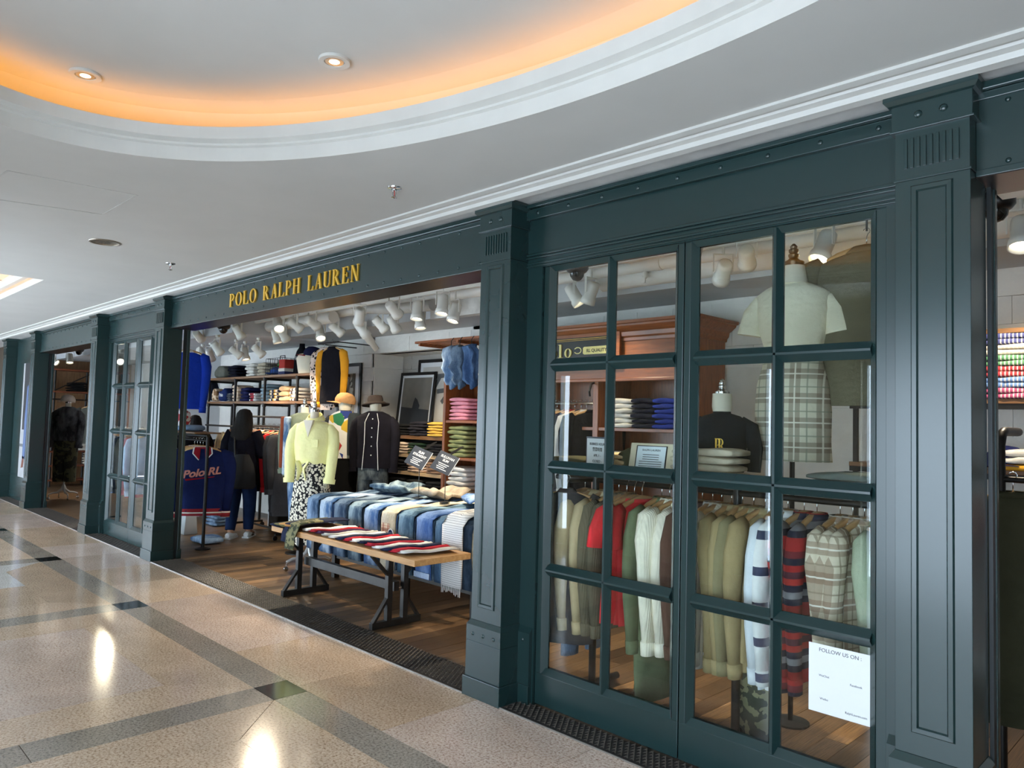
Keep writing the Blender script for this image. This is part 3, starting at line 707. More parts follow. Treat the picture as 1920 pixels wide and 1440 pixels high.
def hanger(loc, rz, label, group, cat='hanger', wcol=None):
    if 'w' not in HME:
        HME['w'] = MB().rings([[(x, y*k_, z0+z*k_) for y, z in ((-.009, -.011), (.009, -.011), (.009, .011), (-.009, .011))] for x, z0, k_ in ((-.205, -.155, .9), (-.15, -.128, 1.1), (-.06, -.105, 1.3), (0, -.098, 1.5), (.06, -.105, 1.3), (.15, -.128, 1.1), (.205, -.155, .9))]).mesh('wooden_arms', HANGW, True)
        pts = [(0, 0, -.095), (0, 0, -.045)] + [(0+.017*math.sin(a), 0, -.010-.017*math.cos(a)+.0) for a in [R(q) for q in (20, 60, 100, 140, 180, 220, 255)]]
        HME['h'] = MB().tube(pts, .0025, 6).mesh('hook', CHROME, True)
    t = thing('clothes_hanger', label, cat, loc, rz, group)
    inst('wooden_arms', HME['w'], t); inst('hook', HME['h'], t); return t
GCACHE = {}
def gparts(kind, v):
    """meshes of one hanging garment: body, sleeves, collar, bands; hung from the origin of its hanger"""
    rb = random.Random(v*13+5); ph = rb.uniform(0, 6); P = {}
    def body(secs, n=24):
        m = MB(); m.rings([oval(0, 0, z, rx, ry, n, amp, 5, ph+z*6) for z, rx, ry, amp in secs], (False, False)); return m
    def slv(s_, pts, rs, flat=.55, n=10):
        m = MB(); m.tube([(s_*x, y, z) for x, y, z in pts], rs, n, flat, True, (0, 1, 0)); return m
    sw = rb.uniform(-.03, .03)
    if kind in ('jacket', 'sweater', 'shirt', 'coat'):
        Ln = {'jacket': .70, 'sweater': .68, 'shirt': .76, 'coat': 1.02}[kind]; wd = {'jacket': .235, 'sweater': .22, 'shirt': .22, 'coat': .24}[kind]; dp = {'jacket': .05, 'sweater': .04, 'shirt': .034, 'coat': .055}[kind]
        P['body'] = body([(-.10, .062, .035, 0), (-.115, .085, .04, 0), (-.135, .15, dp*.85, 0), (-.165, wd*.93, dp, .01), (-.21, wd, dp*1.05, .02), (-.38, wd*.98, dp*1.15, .04), (-.12-Ln*.6, wd*.97, dp*1.15, .07), (-.12-Ln*.85, wd*.99, dp*1.2, .10), (-.12-Ln, wd, dp*1.1, .12)])
        sl = .66 if kind != 'coat' else .68
        for q, s_ in (('sleeve_a', -1), ('sleeve_b', 1)):
            P[q] = slv(s_, [(wd*.80, 0, -.150), (wd+.005, 0, -.185), (wd+.035, sw*.3, -.30), (wd+.040, sw, -.45), (wd+.028, sw*1.3, -.62), (wd+.012, sw, -.17-sl)], [.040, .068, .070, .060, .055, .044], .62)
            P['cuff_'+q[-1]] = slv(s_, [(wd+.0125, sw, -.165-sl), (wd+.010, sw*.9, -.17-sl-.065)], [.050, .046], .66)
        P['collar'] = MB().rings([oval(0, 0, -.088, .052, .040), oval(0, 0, -.086, .060, .046), oval(0, -.004, -.115, .088, .050), oval(0, 0, -.118, .080, .042)], (False, False))
        P['hem_band'] = body([(-.12-Ln+.03, wd*.995, dp*1.2, .10), (-.12-Ln-.05, wd*.95, dp*1.08, .07)])
    elif kind == 'tee':
        wd, dp, Ln = .215, .032, .66
        P['body'] = body([(-.112, .085, .030, 0), (-.135, .15, dp*.9, 0), (-.165, wd*.93, dp, .01), (-.21, wd, dp*1.05, .02), (-.40, wd*.97, dp*1.1, .05), (-.12-Ln*.85, wd*.98, dp*1.25, .12), (-.12-Ln, wd, dp*1.2, .16)])
        for q, s_ in (('sleeve_a', -1), ('sleeve_b', 1)):
            P[q] = slv(s_, [(wd*.78, 0, -.15), (wd+.01, 0, -.19), (wd+.045, sw*.5, -.27), (wd+.05, sw, -.36)], [.04, .07, .075, .078], .5)
        P['collar'] = MB().rings([oval(0, 0, -.100, .075, .036), oval(0, 0, -.100, .085, .042), oval(0, 0, -.118, .092, .042)], (False, False))
    elif kind == 'pants':
        m = MB(); m.rings([oval(0, 0, z, rx, ry, 20, .03, 4, ph) for z, rx, ry in ((-.13, .17, .03), (-.17, .18, .04), (-.34, .20, .05), (-.42, .20, .05))], (True, True)); P['body'] = m
        for q, s_ in (('leg_a', -1), ('leg_b', 1)):
            P[q] = slv(s_, [(.095, 0, -.38), (.10, .01, -.55), (.105, .0, -.80), (.11, 0, -1.08)], [.10, .085, .075, .072], .45, 14)
        P['waistband'] = MB().rings([oval(0, 0, -.118, .172, .032), oval(0, 0, -.158, .178, .038)], (False, False))
    return P
PNAME = {'body': 'body', 'sleeve_a': 'sleeve', 'sleeve_b': 'sleeve', 'cuff_a': 'cuff', 'cuff_b': 'cuff', 'collar': 'collar', 'hem_band': 'hem_band', 'leg_a': 'leg', 'leg_b': 'leg', 'waistband': 'waistband'}
def gmesh(kind, v, p, mat_):
    key = (kind, v, p, mat_.name)
    if key not in GCACHE:
        kk = (kind, v)
        if kk not in GCACHE: GCACHE[kk] = gparts(kind, v)
        GCACHE[key] = MB().add(GCACHE[kk][p].v, GCACHE[kk][p].f).mesh(PNAME[p], mat_, True)
    return GCACHE[key]
def garment(kind, loc, rz, mat_, label, cat, group=None, v=0, mats=None, hang=True, scale=(1, 1, 1), name=None, hlabel=None):
    mats = mats or {}
    t = thing(name or {'tee': 'hanging_tshirt', 'pants': 'hanging_trousers'}.get(kind, 'hanging_'+kind), label, cat, loc, rz, group); t.scale = scale
    if (kind, v) not in GCACHE: GCACHE[(kind, v)] = gparts(kind, v)
    for p in GCACHE[(kind, v)]:
        m = mats.get(p, mats.get(PNAME[p], mat_))
        if m is None: continue
        inst(PNAME[p], gmesh(kind, v, p, m), t)
    if hang:
        hanger(loc, rz, hlabel or ('wooden hanger holding the '+label)[:90].rsplit(' ', 0)[0], (group or label)[:50]+' hangers')
    return t
def short(lab, n=12): return ' '.join(lab.split()[:n])

# ---- lamps
LME = {}
def spotlight(p, aim, label, lit=True, size=1.0, kind='can', group='white track spotlights', power=None, track=None):
    t = thing('track_spotlight', label, 'spotlight', p, 0, group)
    d = (Vector(aim)-Vector(p)).normalized(); q = Vector((0, 0, -1)).rotation_difference(d)
    if 'can' not in LME:
        m = MB(); m.lathe([(.030, .085), (.042, .078), (.046, .05), (.046, -.035), (.053, -.045), (.056, -.085), (.050, -.085), (.046, -.06)], 20, caps=(True, True)); LME['can'] = m.mesh('lamp_head', LAMPW, True)
        m = MB(); m.lathe([(.05, .13), (.056, .12), (.056, .0), (.062, -.005), (.062, -.07), (.048, -.075), (.044, -.16), (.036, -.165), (.033, -.26), (.026, -.26)], 20); LME['snoot'] = m.mesh('lamp_head', LAMPW, True)
        LME['disc'] = MB().lathe([(.0456, -.062), (.0456, -.066)], 20).mesh('lens', emis('lamp_lens', '#fff1d8', 14.0), True)
        LME['dark'] = MB().lathe([(.0456, -.062), (.0456, -.066)], 20).mesh('lens', plain('lens_off', '#c9c6bd', .2), True)
        m = MB(); m.bar((-.058, 0, -.0), (-.058, 0, .11), .006, .018, (0, 1, 0)); m.bar((.058, 0, 0), (.058, 0, .11), .006, .018, (0, 1, 0)); m.bar((-.061, 0, .11), (.061, 0, .11), .018, .006); LME['yoke'] = m.mesh('yoke', LAMPW)
        LME['stem'] = MB().lathe([(.012, .11), (.012, .17), (.03, .17), (.03, .22)], 10).mesh('stem', LAMPW, True)
    h = inst('lamp_head', LME['snoot' if kind == 'snoot' else 'can'], t, scale=(size,)*3); h.rotation_mode = 'QUATERNION'; h.rotation_quaternion = q
    if kind != 'snoot':
        e = inst('lens', LME['disc' if lit else 'dark'], h)
    yz = math.atan2(d.y, d.x)+R(90)
    inst('yoke', LME['yoke'], t, (0, 0, 0), (0, 0, yz), (size,)*3)
    zt = (3.22 if p[1] < 2.13 and not (p[1] > 1.28 and p[0] < -9.0) else 2.73 if p[0] > -9.0 else 2.70)-p[2]
    for xb in (-14.5, -12.0, -9.3, -6.4, -3.6, -.9, 1.8):
        if xb-.02 < p[0] < xb+.24: zt = min(zt, 3.05-p[2])
    if zt < .14*size: t.location.z -= .16*size-zt; zt = .16*size
    st = MB().lathe([(.010, .105*size), (.010, zt-.03), (.028, zt-.03), (.028, zt+.001)], 10).build('stem', LAMPW, t, True)
    if lit:
        l = bpy.data.lights.new('lamp', 'SPOT'); l.energy = power or SPOT_W; l.color = (1, .84, .62); l.spot_size = R(70); l.spot_blend = .7; l.shadow_soft_size = .04
        lo = bpy.data.objects.new('lamp', l); COL.objects.link(lo); lo.parent = t; lo.rotation_mode = 'QUATERNION'; lo.rotation_quaternion = q; lo.location = d*.09*size
    return t
def dome_cam(p, label):
    t = thing('dome_camera', label, 'camera', p)
    MB().lathe([(.075, .06), (.085, .05), (.085, 0), (.07, -.02), (.055, -.03)], 20).build('housing', BLACK, t, True)
    MB().lathe([(.055, -.03), (.05, -.055), (.03, -.08), (.005, -.088)], 18).build('dome', plain('smoked_dome', '#1b1714', .05), t, True)
    MB().tube([(0, 0, .055), (0, 0, 3.22-p[2])], .014, 8).build('stem', BLACK, t); return t
def downlight(p, label, warm, r=.085):
    t = thing('downlight', label, 'downlight', p)
    MB().lathe([(r*.62, .004), (r*.66, -.004), (r, -.006), (r*1.03, 0), (r*1.0, .012), (r*.62, .012)], 28).build('trim_ring', TRIMW, t, True)
    MB().lathe([(r*.60, -.002), (r*.36, .004), (r*.30, .004)], 24).build('reflector', plain('reflector', '#c9c2b4', .2, .6), t, True)
    MB().lathe([(r*.34, -.0025), (r*.2, -.004)], 16).build('lens', emis('downlight_lens', '#ffe9c4', 9.0 if warm else 3), t, True); return t
def sprinkler(p, label):
    t = thing('sprinkler', label, 'sprinkler', p, 0, 'chrome ceiling sprinklers')
    MB().lathe([(.042, 0), (.040, -.006), (.022, -.012), (.012, -.012), (.012, -.02)], 18).build('escutcheon', CHROME, t, True)
    b = MB(); b.tube([(-.012, 0, -.015), (-.016, 0, -.035), (-.006, 0, -.055)], .003, 6); b.tube([(.012, 0, -.015), (.016, 0, -.035), (.006, 0, -.055)], .003, 6); b.build('frame', CHROME, t, True)
    MB().tube([(0, 0, -.018), (0, 0, -.05)], .003, 6).build('bulb', plain('red_bulb', '#a02018', .2), t)
    MB().lathe([(.018, -.055), (.018, -.058), (.006, -.062)], 12).build('deflector', CHROME, t); return t
def cap_parts(t, loc, rz, mt, name='cap', brim=None, sc_=1.0):
    m = MB(); rr_ = []
    for z, r in ((0, .092), (.035, .094), (.07, .082), (.098, .055), (.108, .012)): rr_.append(oval(0, 0, z*sc_, r*sc_, r*1.12*sc_, 20))
    m.rings(rr_, (False, True)); o = m.build(name, mt, t, True); o.location = loc; o.rotation_euler = (R(-8), 0, rz)
    b = MB(); vs = []; n_ = 10
    for k in range(n_+1):
        a = R(205+130*k/n_); r0, r1 = .09*sc_, (.09+.075*math.sin(math.pi*k/n_)**.7)*sc_
        for rr2, dz in ((r0, .004), (r1, -.012), (r1, -.016), (r0, 0)): vs.append((rr2*math.cos(a), rr2*1.1*math.sin(a), dz-.02*abs(math.cos(a))*.0))
    for k in range(n_):
        for q in range(4): b.f.append((k*4+q, k*4+(q+1) % 4, k*4+4+(q+1) % 4, k*4+4+q))
    b.v = vs; b.build('brim', brim or mt, o, True); return o
def finial(t, loc, mt=CHROME, s=1.0):
    o = MB().lathe([(.05*s, 0), (.052*s, .02*s), (.03*s, .03*s), (.02*s, .04*s), (.026*s, .05*s), (.026*s, .058*s), (.018*s, .064*s), (.024*s, .072*s), (.024*s, .082*s), (.015*s, .088*s), (.018*s, .098*s), (.006*s, .112*s)], 14).build('finial', mt, t, True); o.location = loc; return o
def mannequin(loc, rz, label, female=True, stand='castor', z0=0.0, top=1.55, name='mannequin', group=None):
    """dress form: torso with neck and finial on a stand; returns the Empty. shoulder at top-.13"""
    t = thing(name, label, 'mannequin', loc, rz, group)
    k = 1.0
    f = MB(); T = top
    secs = [(T, .045, .05), (T-.06, .046, .052), (T-.085, .065, .06), (T-.105, .13, .075), (T-.135, .175, .088), (T-.22, .165, .10), (T-.32, .155, .115), (T-.46, .125 if female else .145, .09), (T-.58, .15, .10), (T-.70, .17, .115), (T-.80, .165, .11)]
    f.rings([oval(0, 0, z, rx, ry, 20) for z, rx, ry in secs]); f.build('torso_form', CREAMF, t, True)
    finial(t, (0, 0, T))
    if stand == 'castor':
        MB().tube([(0, 0, T-.8), (0, 0, .20)], .014, 10).build('pole', WHITEM, t, True)
        for q in range(4):
            a = R(45+90*q); c, s_ = math.cos(a), math.sin(a)
            lg = MB().tube([(0, 0, .26), (.03*c, .03*s_, .18), (.10*c, .10*s_, .125), (.18*c, .18*s_, .12), (.235*c, .235*s_, .095)], [.02, .022, .02, .016, .014], 10).build('leg', WHITEM, t, True)
            w = MB().lathe([(.022, -.009), (.026, -.006), (.026, .006), (.022, .009)], 12, (.24*c, .24*s_, .027), (s_, -c, .0)); w.tube([(.235*c, .235*s_, .03), (.235*c, .235*s_, .10)], .008, 6); w.build('castor', CHROME, lg, True)
    elif stand == 'pole':
        MB().tube([(0, 0, T-.8), (0, 0, .02)], .014, 10).build('pole', STEEL, t, True)
        MB().lathe([(.16, 0), (.16, .012), (.03, .02)], 20).build('base_plate', STEEL, t, True)
    return t
def draped(t, secs, mt, name, amp=.04, kk=6, n=26, off=(0, 0), caps=(False, False)):
    m = MB(); ph = random.uniform(0, 6)
    m.rings([oval(off[0], off[1], s_[0], s_[1], s_[2], n, (s_[3] if len(s_) > 3 else 0), kk, ph+s_[0]*3) for s_ in secs], caps)
    return m.build(name, mt, t, True)
def sleeves(t, T, mt, wd=.18, ln=.55, name='sleeve', fw_=.0, cuff=None, r=.062, bend=.06):
    for s_ in (-1, 1):
        pts = [(s_*wd*.60, 0, T-.150), (s_*(wd*.90), 0, T-.175), (s_*(wd+.018), 0, T-.225), (s_*(wd+.04), fw_*.4, T-.33), (s_*(wd+.045), fw_*.8, T-.43), (s_*(wd+bend*.5), fw_*1.3, T-.14-ln)]
        o = MB().tube(pts, [r*.5, r*.82, r*.98, r*.95, r*.88, r*.78], 12, .9, True, (0, 1, 0)).build(name, mt, t, True)
        if cuff: MB().tube([pts[-1], (pts[-1][0]-s_*.003, pts[-1][1]+fw_*.1, pts[-1][2]-.05)], [r*.95, r*.9], 12, .95, True, (0, 1, 0)).build('cuff', cuff, o, True)
def text(parent, s, loc, size, mt, rot=(R(90), 0, 0), align='CENTER', shear=0.0, ext=.0006, name='lettering', bold=0):
    c = bpy.data.curves.new('txt', 'FONT'); c.body = s; c.size = size; c.align_x = align; c.extrude = ext; c.shear = shear; c.offset = bold
    o = bpy.data.objects.new('txt', c); me = bpy.data.meshes.new_from_object(o); bpy.data.objects.remove(o); me.name = name
    me.materials.clear(); me.materials.append(mt)
    q = bpy.data.objects.new(name, me); COL.objects.link(q); q.parent = parent; q.location = loc; q.rotation_euler = rot; return q
def framed(x0, x1, z0, z1, y, label, tilt=0, mat_w=.06, fw_=.03, art=None, rz=0):
    t = thing('framed_picture', label, 'picture', ((x0+x1)/2, y, z0), rz); w, h = (x1-x0)/2, z1-z0; t.rotation_euler = (tilt, 0, rz)
    f = MB()
    for (a, b, c, d) in ((-w, -w+fw_, 0, h), (w-fw_, w, 0, h), (-w+fw_, w-fw_, 0, fw_), (-w+fw_, w-fw_, h-fw_, h)): f.box(a, -.025, c, b, 0, d)
    f.build('frame', BLACK, t, False, .002)
    MB().box(-w+.01, -.012, .01, w-.01, -.004, h-.01).build('passe_partout', CARD, t)
    pm = MB().box(-w+fw_+mat_w, -.015, fw_+mat_w, w-fw_-mat_w, -.0115, h-fw_-mat_w).build('print', art or INK, t)
    return t, w, h

# ================================================================== CEILING FIXTURES
for p, l_ in (((160, 143), 'round recessed downlight in the raised oval ceiling nearer the far end'), ((627, 117), 'round recessed downlight in the raised oval ceiling nearer the shop front')):
    a = AZ(*p, 3.268); downlight((a.x, a.y, 3.272), l_, True, .072)
a = AZ(197, 454, CEILZ); t = thing('downlight', 'unlit mirrored recessed downlight in the flat corridor ceiling', 'downlight', (a.x, a.y, CEILZ))
MB().lathe([(.098, -.001), (.10, -.007), (.112, -.006), (.115, 0)], 28, caps=(False, False)).build('trim_ring', plain('bronze_ring', '#8d8272', .3, .5), t, True)
MB().lathe([(.10, -.004), (.095, -.001), (.08, .0), (.02, -.0005)], 28, caps=(False, True)).build('mirror_reflector', plain('mirror', '#d8d5cc', .12, 1.0, .3, 60, .8, 40), t, True)
for p, l_ in (((740, 352), 'chrome sprinkler head in the ceiling near the oval cove'), ((320, 494), 'chrome sprinkler head in the ceiling near the gold lettering')):
    a = AZ(*p, CEILZ); sprinkler((a.x, a.y, CEILZ), l_)
# track spotlights: pixel, height, lit, where the beam falls
SP = [((408, 628), 2.70, 1, (-9.6, 2.3, 1.5)), ((447, 622), 2.70, 1, (-9.0, 2.25, 1.5)), ((460, 640), 2.70, 1, (-9.6, 2.1, 1.4)), ((443, 642), 2.66, 0, (-9.6, 2.9, 1.8)), ((372, 630), 2.70, 0, (-11, 2.6, 1.9)), ((395, 648), 2.66, 0, (-11.5, 2.5, 1.5)),
      ((485, 636), 2.68, 0, (-9.3, 2.8, 1.9)), ((518, 630), 2.68, 1, (-8.4, 2.1, 1.3)), ((531, 627), 2.68, 0, (-8.6, 2.7, 1.5)), ((522, 608), 2.72, 1, (-6.4, .9, 1.3)), ((553, 609), 2.72, 0, (-7.5, 2.7, 2.0)), ((585, 605), 2.72, 0, (-7.6, 2.8, 2.2)),
      ((600, 624), 2.68, 1, (-7.0, 1.7, 1.4)), ((631, 617), 2.70, 0, (-7.2, 2.9, 2.0)), ((674, 592), 2.70, 1, (-7.3, 2.0, 1.3)), ((713, 608), 2.68, 0, (-6.2, 2.8, 1.8)), ((738, 607), 2.68, 1, (-6.5, 3.0, 1.3)), ((738, 580), 2.72, 0, (-5.9, 2.6, 2.0)),
      ((782, 582), 2.72, 1, (-5.2, 1.4, .9)), ((787, 600), 2.68, 1, (-5.4, 1.9, 1.1)), ((830, 571), 2.70, 1, (-4.6, 1.1, .8)), ((853, 586), 2.68, 1, (-5.0, 1.2, .8)),
      ((1077, 553), 2.72, 1, (-2.9, 2.3, 1.5)), ((1108, 549), 2.72, 1, (-3.9, 1.9, 1.5)), ((1356, 510), 2.70, 0, (-2.6, 2.4, 2.2)), ((1400, 482), 2.76, 0, (-2.2, 2.5, 2.4)), ((1300, 478), 2.74, 1, (-2.3, 1.2, 1.3)), ((1545, 462), 2.68, 1, (-1.3, .8, 1.6)), ((1915, 437), 2.70, 1, (-.15, 1.1, 1.2)),
      ((131, 672), 2.62, 1, (-15.3, 1.0, 1.5)), ((100, 676), 2.62, 1, (-15.4, 2.3, 1.4)), ((225, 660), 2.66, 1, (-10.1, .95, 1.2)), ((2010, 420), 2.70, 1, (-.3, 2.5, 1.8))]  # last lamp is added out of view to brighten the polo shelf
for i, (p, z, lit, aim) in enumerate(SP):
    a = AZ(*p, z)
    where = ['over the pipe shelving', 'over the yellow shirt mannequin', 'over the alcove', 'over the jeans table', 'over the polished cabinet', 'over the plaid skirt mannequin'][0 if i < 9 else 1 if i < 13 else 2 if i < 18 else 3 if i < 22 else 4 if i < 26 else 5]
    if i >= 28: where = 'over the olive coat' if i == 28 else 'over the far doorway' if i < 31 else 'behind the far glazed doors' if i == 31 else 'added out of view to light the striped polo pile'
    spotlight((a.x, a.y, z), aim, ('lit' if lit else 'unlit')+' white track spotlight '+where, bool(lit), 1.15, 'can', 'white track spotlights '+where, 45 if i in (22, 23) else 220 if i == 9 else 230 if i in (26, 27) else 150 if i in (29, 30) else None)
for p, z, aim, l_ in (((380, 655), 2.62, (-9.6, 1.9, 1.2), 'long stepped white projector lamp above the royal blue sweatshirt'), ((682, 622), 2.66, (-6.9, 2.7, 1.9), 'long stepped white projector lamp above the black rugby shirt')):
    a = AZ(*p, z); spotlight((a.x, a.y, z), aim, l_, False, 1.05, 'snoot', None)
for p, z, l_ in (((419, 613), 2.72, 'black dome camera below the ceiling at the wide doorway by the jackets'), ((1082, 505), 2.74, 'black dome camera below the ceiling behind the glazed doors'), ((148, 657), 2.74, 'black dome camera in the far doorway'), ((1868, 385), 2.76, 'black dome camera in the doorway by the olive coat')):
    a = AZ(*p, z); dome_cam((a.x, a.y, z), l_)
a = AY(1900, 352, .55); t = thing('emergency_box', 'small white box lamp hanging under the header by the olive coat', 'lamp', (a.x, .55, a.z))
MB().box(-.05, -.05, -.03, .05, .05, .03).build('box', LAMPW, t, False, .004); MB().tube([(0, 0, .03), (.0, 0, 3.22-a.z)], .004, 6).build('cable', LAMPW, t)
for p, l_ in (((905, 548), 'x'),):
    a = AY(1209, 545, 1.95); t = thing('sprinkler', 'white sprinkler head hanging under the shop ceiling pipe', 'sprinkler', (a.x, 1.95, 2.84)); MB().lathe([(.012, .02), (.02, 0), (.02, -.04), (.008, -.05), (.006, -.08), (.018, -.085)], 12).build('head', PIPEW, t, True)

# ================================================================== JEANS TABLE AND BENCH
# low bench in front
bx0, bx1, by0, by1, bz = -5.68, -3.56, .27, .80, .61
t = thing('display_bench', 'low oak topped bench with forked dark steel trestle legs, before the jeans', 'bench', ((bx0+bx1)/2, (by0+by1)/2, 0)); ox, oy = (bx0+bx1)/2, (by0+by1)/2
MB().box(bx0-ox, by0-oy, bz-.045, bx1-ox, by1-oy, bz).build('bench_top', OAK, t, False, .003)
for lx in (-4.12-ox, -5.50-ox):
    l_ = MB()
    l_.bar((lx, -.23, .03), (lx, .23, .03), .045, .05)
    lg = l_.build('trestle_foot', STEEL, t, False, .002)
    for sy in (-.075, .075):
        MB().bar((lx, sy, .05), (lx, sy, bz-.045), .045, .045).build('trestle_post', STEEL, t, False, .002)
    for sy in (-1, 1):
        MB().bar((lx, sy*.22, .04), (lx, sy*.09, .22), .04, .02).build('lower_brace', STEEL, t, False, .002)
        MB().bar((lx, sy*.09, .40), (lx, sy*.24, bz-.05), .04, .02).build('upper_brace', STEEL, t, False, .002)
MB().bar((-5.50-ox, 0, .30), (-4.12-ox, 0, .30), .05, .07).build('stretcher', STEEL, t, False, .002)
for lx in (-4.08-ox,): MB().lathe([(.0005, .012), (.008, .01), (.012, 0)], 10, (lx+.005, 0, .30), (1, 0, 0)).build('bolt', CHROME, t)
# jeans table
tx0, tx1, ty0, ty1, tz = -6.18, -3.62, .98, 2.02, .74
t = thing('display_table', 'large oak table on dark steel legs under the draped jeans', 'table', ((tx0+tx1)/2, (ty0+ty1)/2, 0)); ox, oy = (tx0+tx1)/2, (ty0+ty1)/2
MB().box(tx0-ox, ty0-oy, tz-.05, tx1-ox, ty1-oy, tz).build('table_top', OAK, t, False, .003)
for lx in (-4.78, -3.85, -5.95):
    for ly in (1.12, 1.88): MB().box(lx-ox-.03, ly-oy-.03, 0, lx-ox+.03, ly-oy+.03, tz-.05).build('leg', STEEL, t, False, .002)
MB().bar((-5.95-ox, 1.12-oy, .22), (-3.85-ox, 1.12-oy, .22), .03, .05).build('stretcher', STEEL, t); MB().bar((-5.95-ox, 1.88-oy, .22), (-3.85-ox, 1.88-oy, .22), .03, .05).build('stretcher', STEEL, t)
def strip(path, w, th, mt, name, seed=0, nx=6, wr=.006):
    """a flat folded trouser leg following a path in the yz plane"""
    rb = random.Random(seed); m = MB(); path = [Vector((0, p[0], p[1])) for p in path]; rr_ = []
    for i, p in enumerate(path):
        d = (path[min(i+1, len(path)-1)]-path[max(i-1, 0)]).normalized(); nn = Vector((0, -d.z, d.y))
        if nn.z < 0 and abs(d.z) < .7: nn = -nn
        ww = w*(1-.06*rb.random()); dx = rb.uniform(-.006, .006); top = []; bot = []
        for k in range(nx+1):
            u = -1+2*k/nx; e = th*.5*(1-.5*abs(u)**4); wv = wr*math.sin(u*5+i*.9+seed)*rb.random()
            top.append(p+nn*(e+wv)+Vector((u*ww/2+dx, 0, 0))); bot.append(p-nn*(e*.9)+Vector((u*ww/2+dx, 0, 0)))
        rr_.append(top+bot[::-1])
    # consistent ring order
    return m.rings(rr_).mesh(name, mt, True)
DEN = [denim('#39536f', '#8fa9c4', .62), denim('#4a6d98', '#bcd0e2', .7), denim('#33475e', '#7f93a6', .5), denim('#41586c', '#9eb4bd', .55), denim('#4c6f9f', '#a9c3de', .6), denim('#cbbfa2', '#d9d2bd', .5), denim('#3d5a6e', '#7e9db0', .55), denim('#46689e', '#7f9cc8', .5), denim('#2f475f', '#5d7d97', .45), denim('#22303f', '#44576a', .4)]
DARKD = denim('#151b25', '#2d3746', .4)
jx = [-6.05, -5.80, -5.545, -5.29, -5.03, -4.765, -4.51, -4.255, -4.005, -3.76]
seeds = 0
for i, x in enumerate(jx):
    nl = 4
    for k in range(nl):
        th = .021; off = k*th*1.02; z = tz+.012+off; hb = .30+.0*k+random.uniform(-.012, .03) if i < 6 else .32+random.uniform(-.02, .04)
        yb = ty0-.012-off*.9; R_ = .05
        path = [(1.98-.03*(k % 2), z+.01)] + [(1.98-.115*q, z+(.012*math.sin(q*1.7+i+k) if k == nl-1 else 0)) for q in range(1, 8)]
        path += [(ty0+.05-off*.3, z), (ty0+.015-off*.6, z-.008), (yb-.006, z-.035), (yb-.012, z-.09), (yb-.012, tz-.18), (yb-.008, tz-.30), (yb-.004, tz-.45+hb*.0)]
        mt = DEN[i] if k == nl-1 else DARKD if k % 2 else DEN[(i+3*k) % 10]
        seeds += 1
        o = inst('folded_jeans', strip(path, .215, th, mt, 'folded_jeans', seeds, 6, .004 if k < nl-1 else .010), None, (x, 0, 0))
        if k == nl-1:
            lb = ['mid blue jeans with whiskered fade draped over the table end by the floral skirt', 'ripped light blue jeans draped over the oak table', 'slate blue jeans with torn knees draped over the oak table', 'dark slate jeans with pale patches and red selvedge draped on table', 'plain washed blue jeans draped over the oak table', 'cream jeans with plaid patches and round badges draped on table', 'grey blue jeans with a big square knee patch on table', 'bright blue jeans with turned up hem on table', 'dark blue jeans with stitched outseam on table', 'darkest jeans at the table end beside the newsprint trousers'][i]
            tag(o, lb, 'jeans')
            if i in (2, 3, 6):
                q_ = MB().box(-.06, -.003, 0, .07, .001, .12).build('knee_patch', fabric('#7f98ad' if i == 6 else '#b9c3b4'), o); q_.location = (0, yb-.0265, tz-.26)
            if i == 3: q_ = MB().box(-.004, -.003, 0, .006, .001, .2).build('selvedge', fabric('#b32a26'), o); q_.location = (.1, yb-.0265, tz-.32)
            if i == 5:
                q_ = MB().box(-.08, -.003, 0, .04, .001, .15).build('plaid_patch', plaid('#d8ccb0', '#a2342c', '#4a6a4a', 14.0), o); q_.location = (0, yb-.0265, tz-.20)
                q_ = MB().box(-.08, -.003, 0, .02, .001, .13).build('blue_patch', fabric('#2f4a86'), o); q_.location = (0, yb-.0255, tz-.36)
                for (xx, zz) in ((.06, tz-.13), (.045, tz-.24)):
                    b_ = MB().lathe([(.042, 0), (.042, .004)], 18, (xx, yb-.0265, zz), (0, -1, 0)).build('badge', fabric('#e8e8e6'), o); MB().lathe([(.03, .0042), (.03, .0055)], 18, (xx, yb-.0265, zz), (0, -1, 0)).build('badge_centre', fabric('#25355c'), b_)
            if i == 7: q_ = MB().box(-.1, -.006, 0, .1, .001, .045).build('turned_up_hem', denim('#a9bdd6', '#c8d6e6', .5), o); q_.location = (0, yb-.026, tz-.44)
        else: tag(o, 'folded jeans in the piles under the top pairs on the oak table', 'jeans', 'jeans piled on the oak table')
# crumpled jeans and belts lying along the back of the table
for i, (x, y, m_, lb) in enumerate(((-5.75, 1.72, DEN[3], 'crumpled grey jeans thrown across the back of the jeans piles'), (-5.1, 1.78, denim('#8a8172', '#b8ab98', .5), 'crumpled sand trousers thrown across the back of the jeans piles'), (-4.35, 1.74, DEN[4], 'crumpled bright blue jeans with metal buttons at the back of the piles'))):
    o = inst('crumpled_jeans', strip([(0.2-.055*q, .02*math.sin(q*1.9+i)+.02*math.cos(q*.8)) for q in range(9)], .42, .05, m_, 'crumpled_jeans', 60+i, 8, .02), None, (x, y, tz+.142), (0, 0, R(20-25*i))); tag(o, lb, 'jeans')
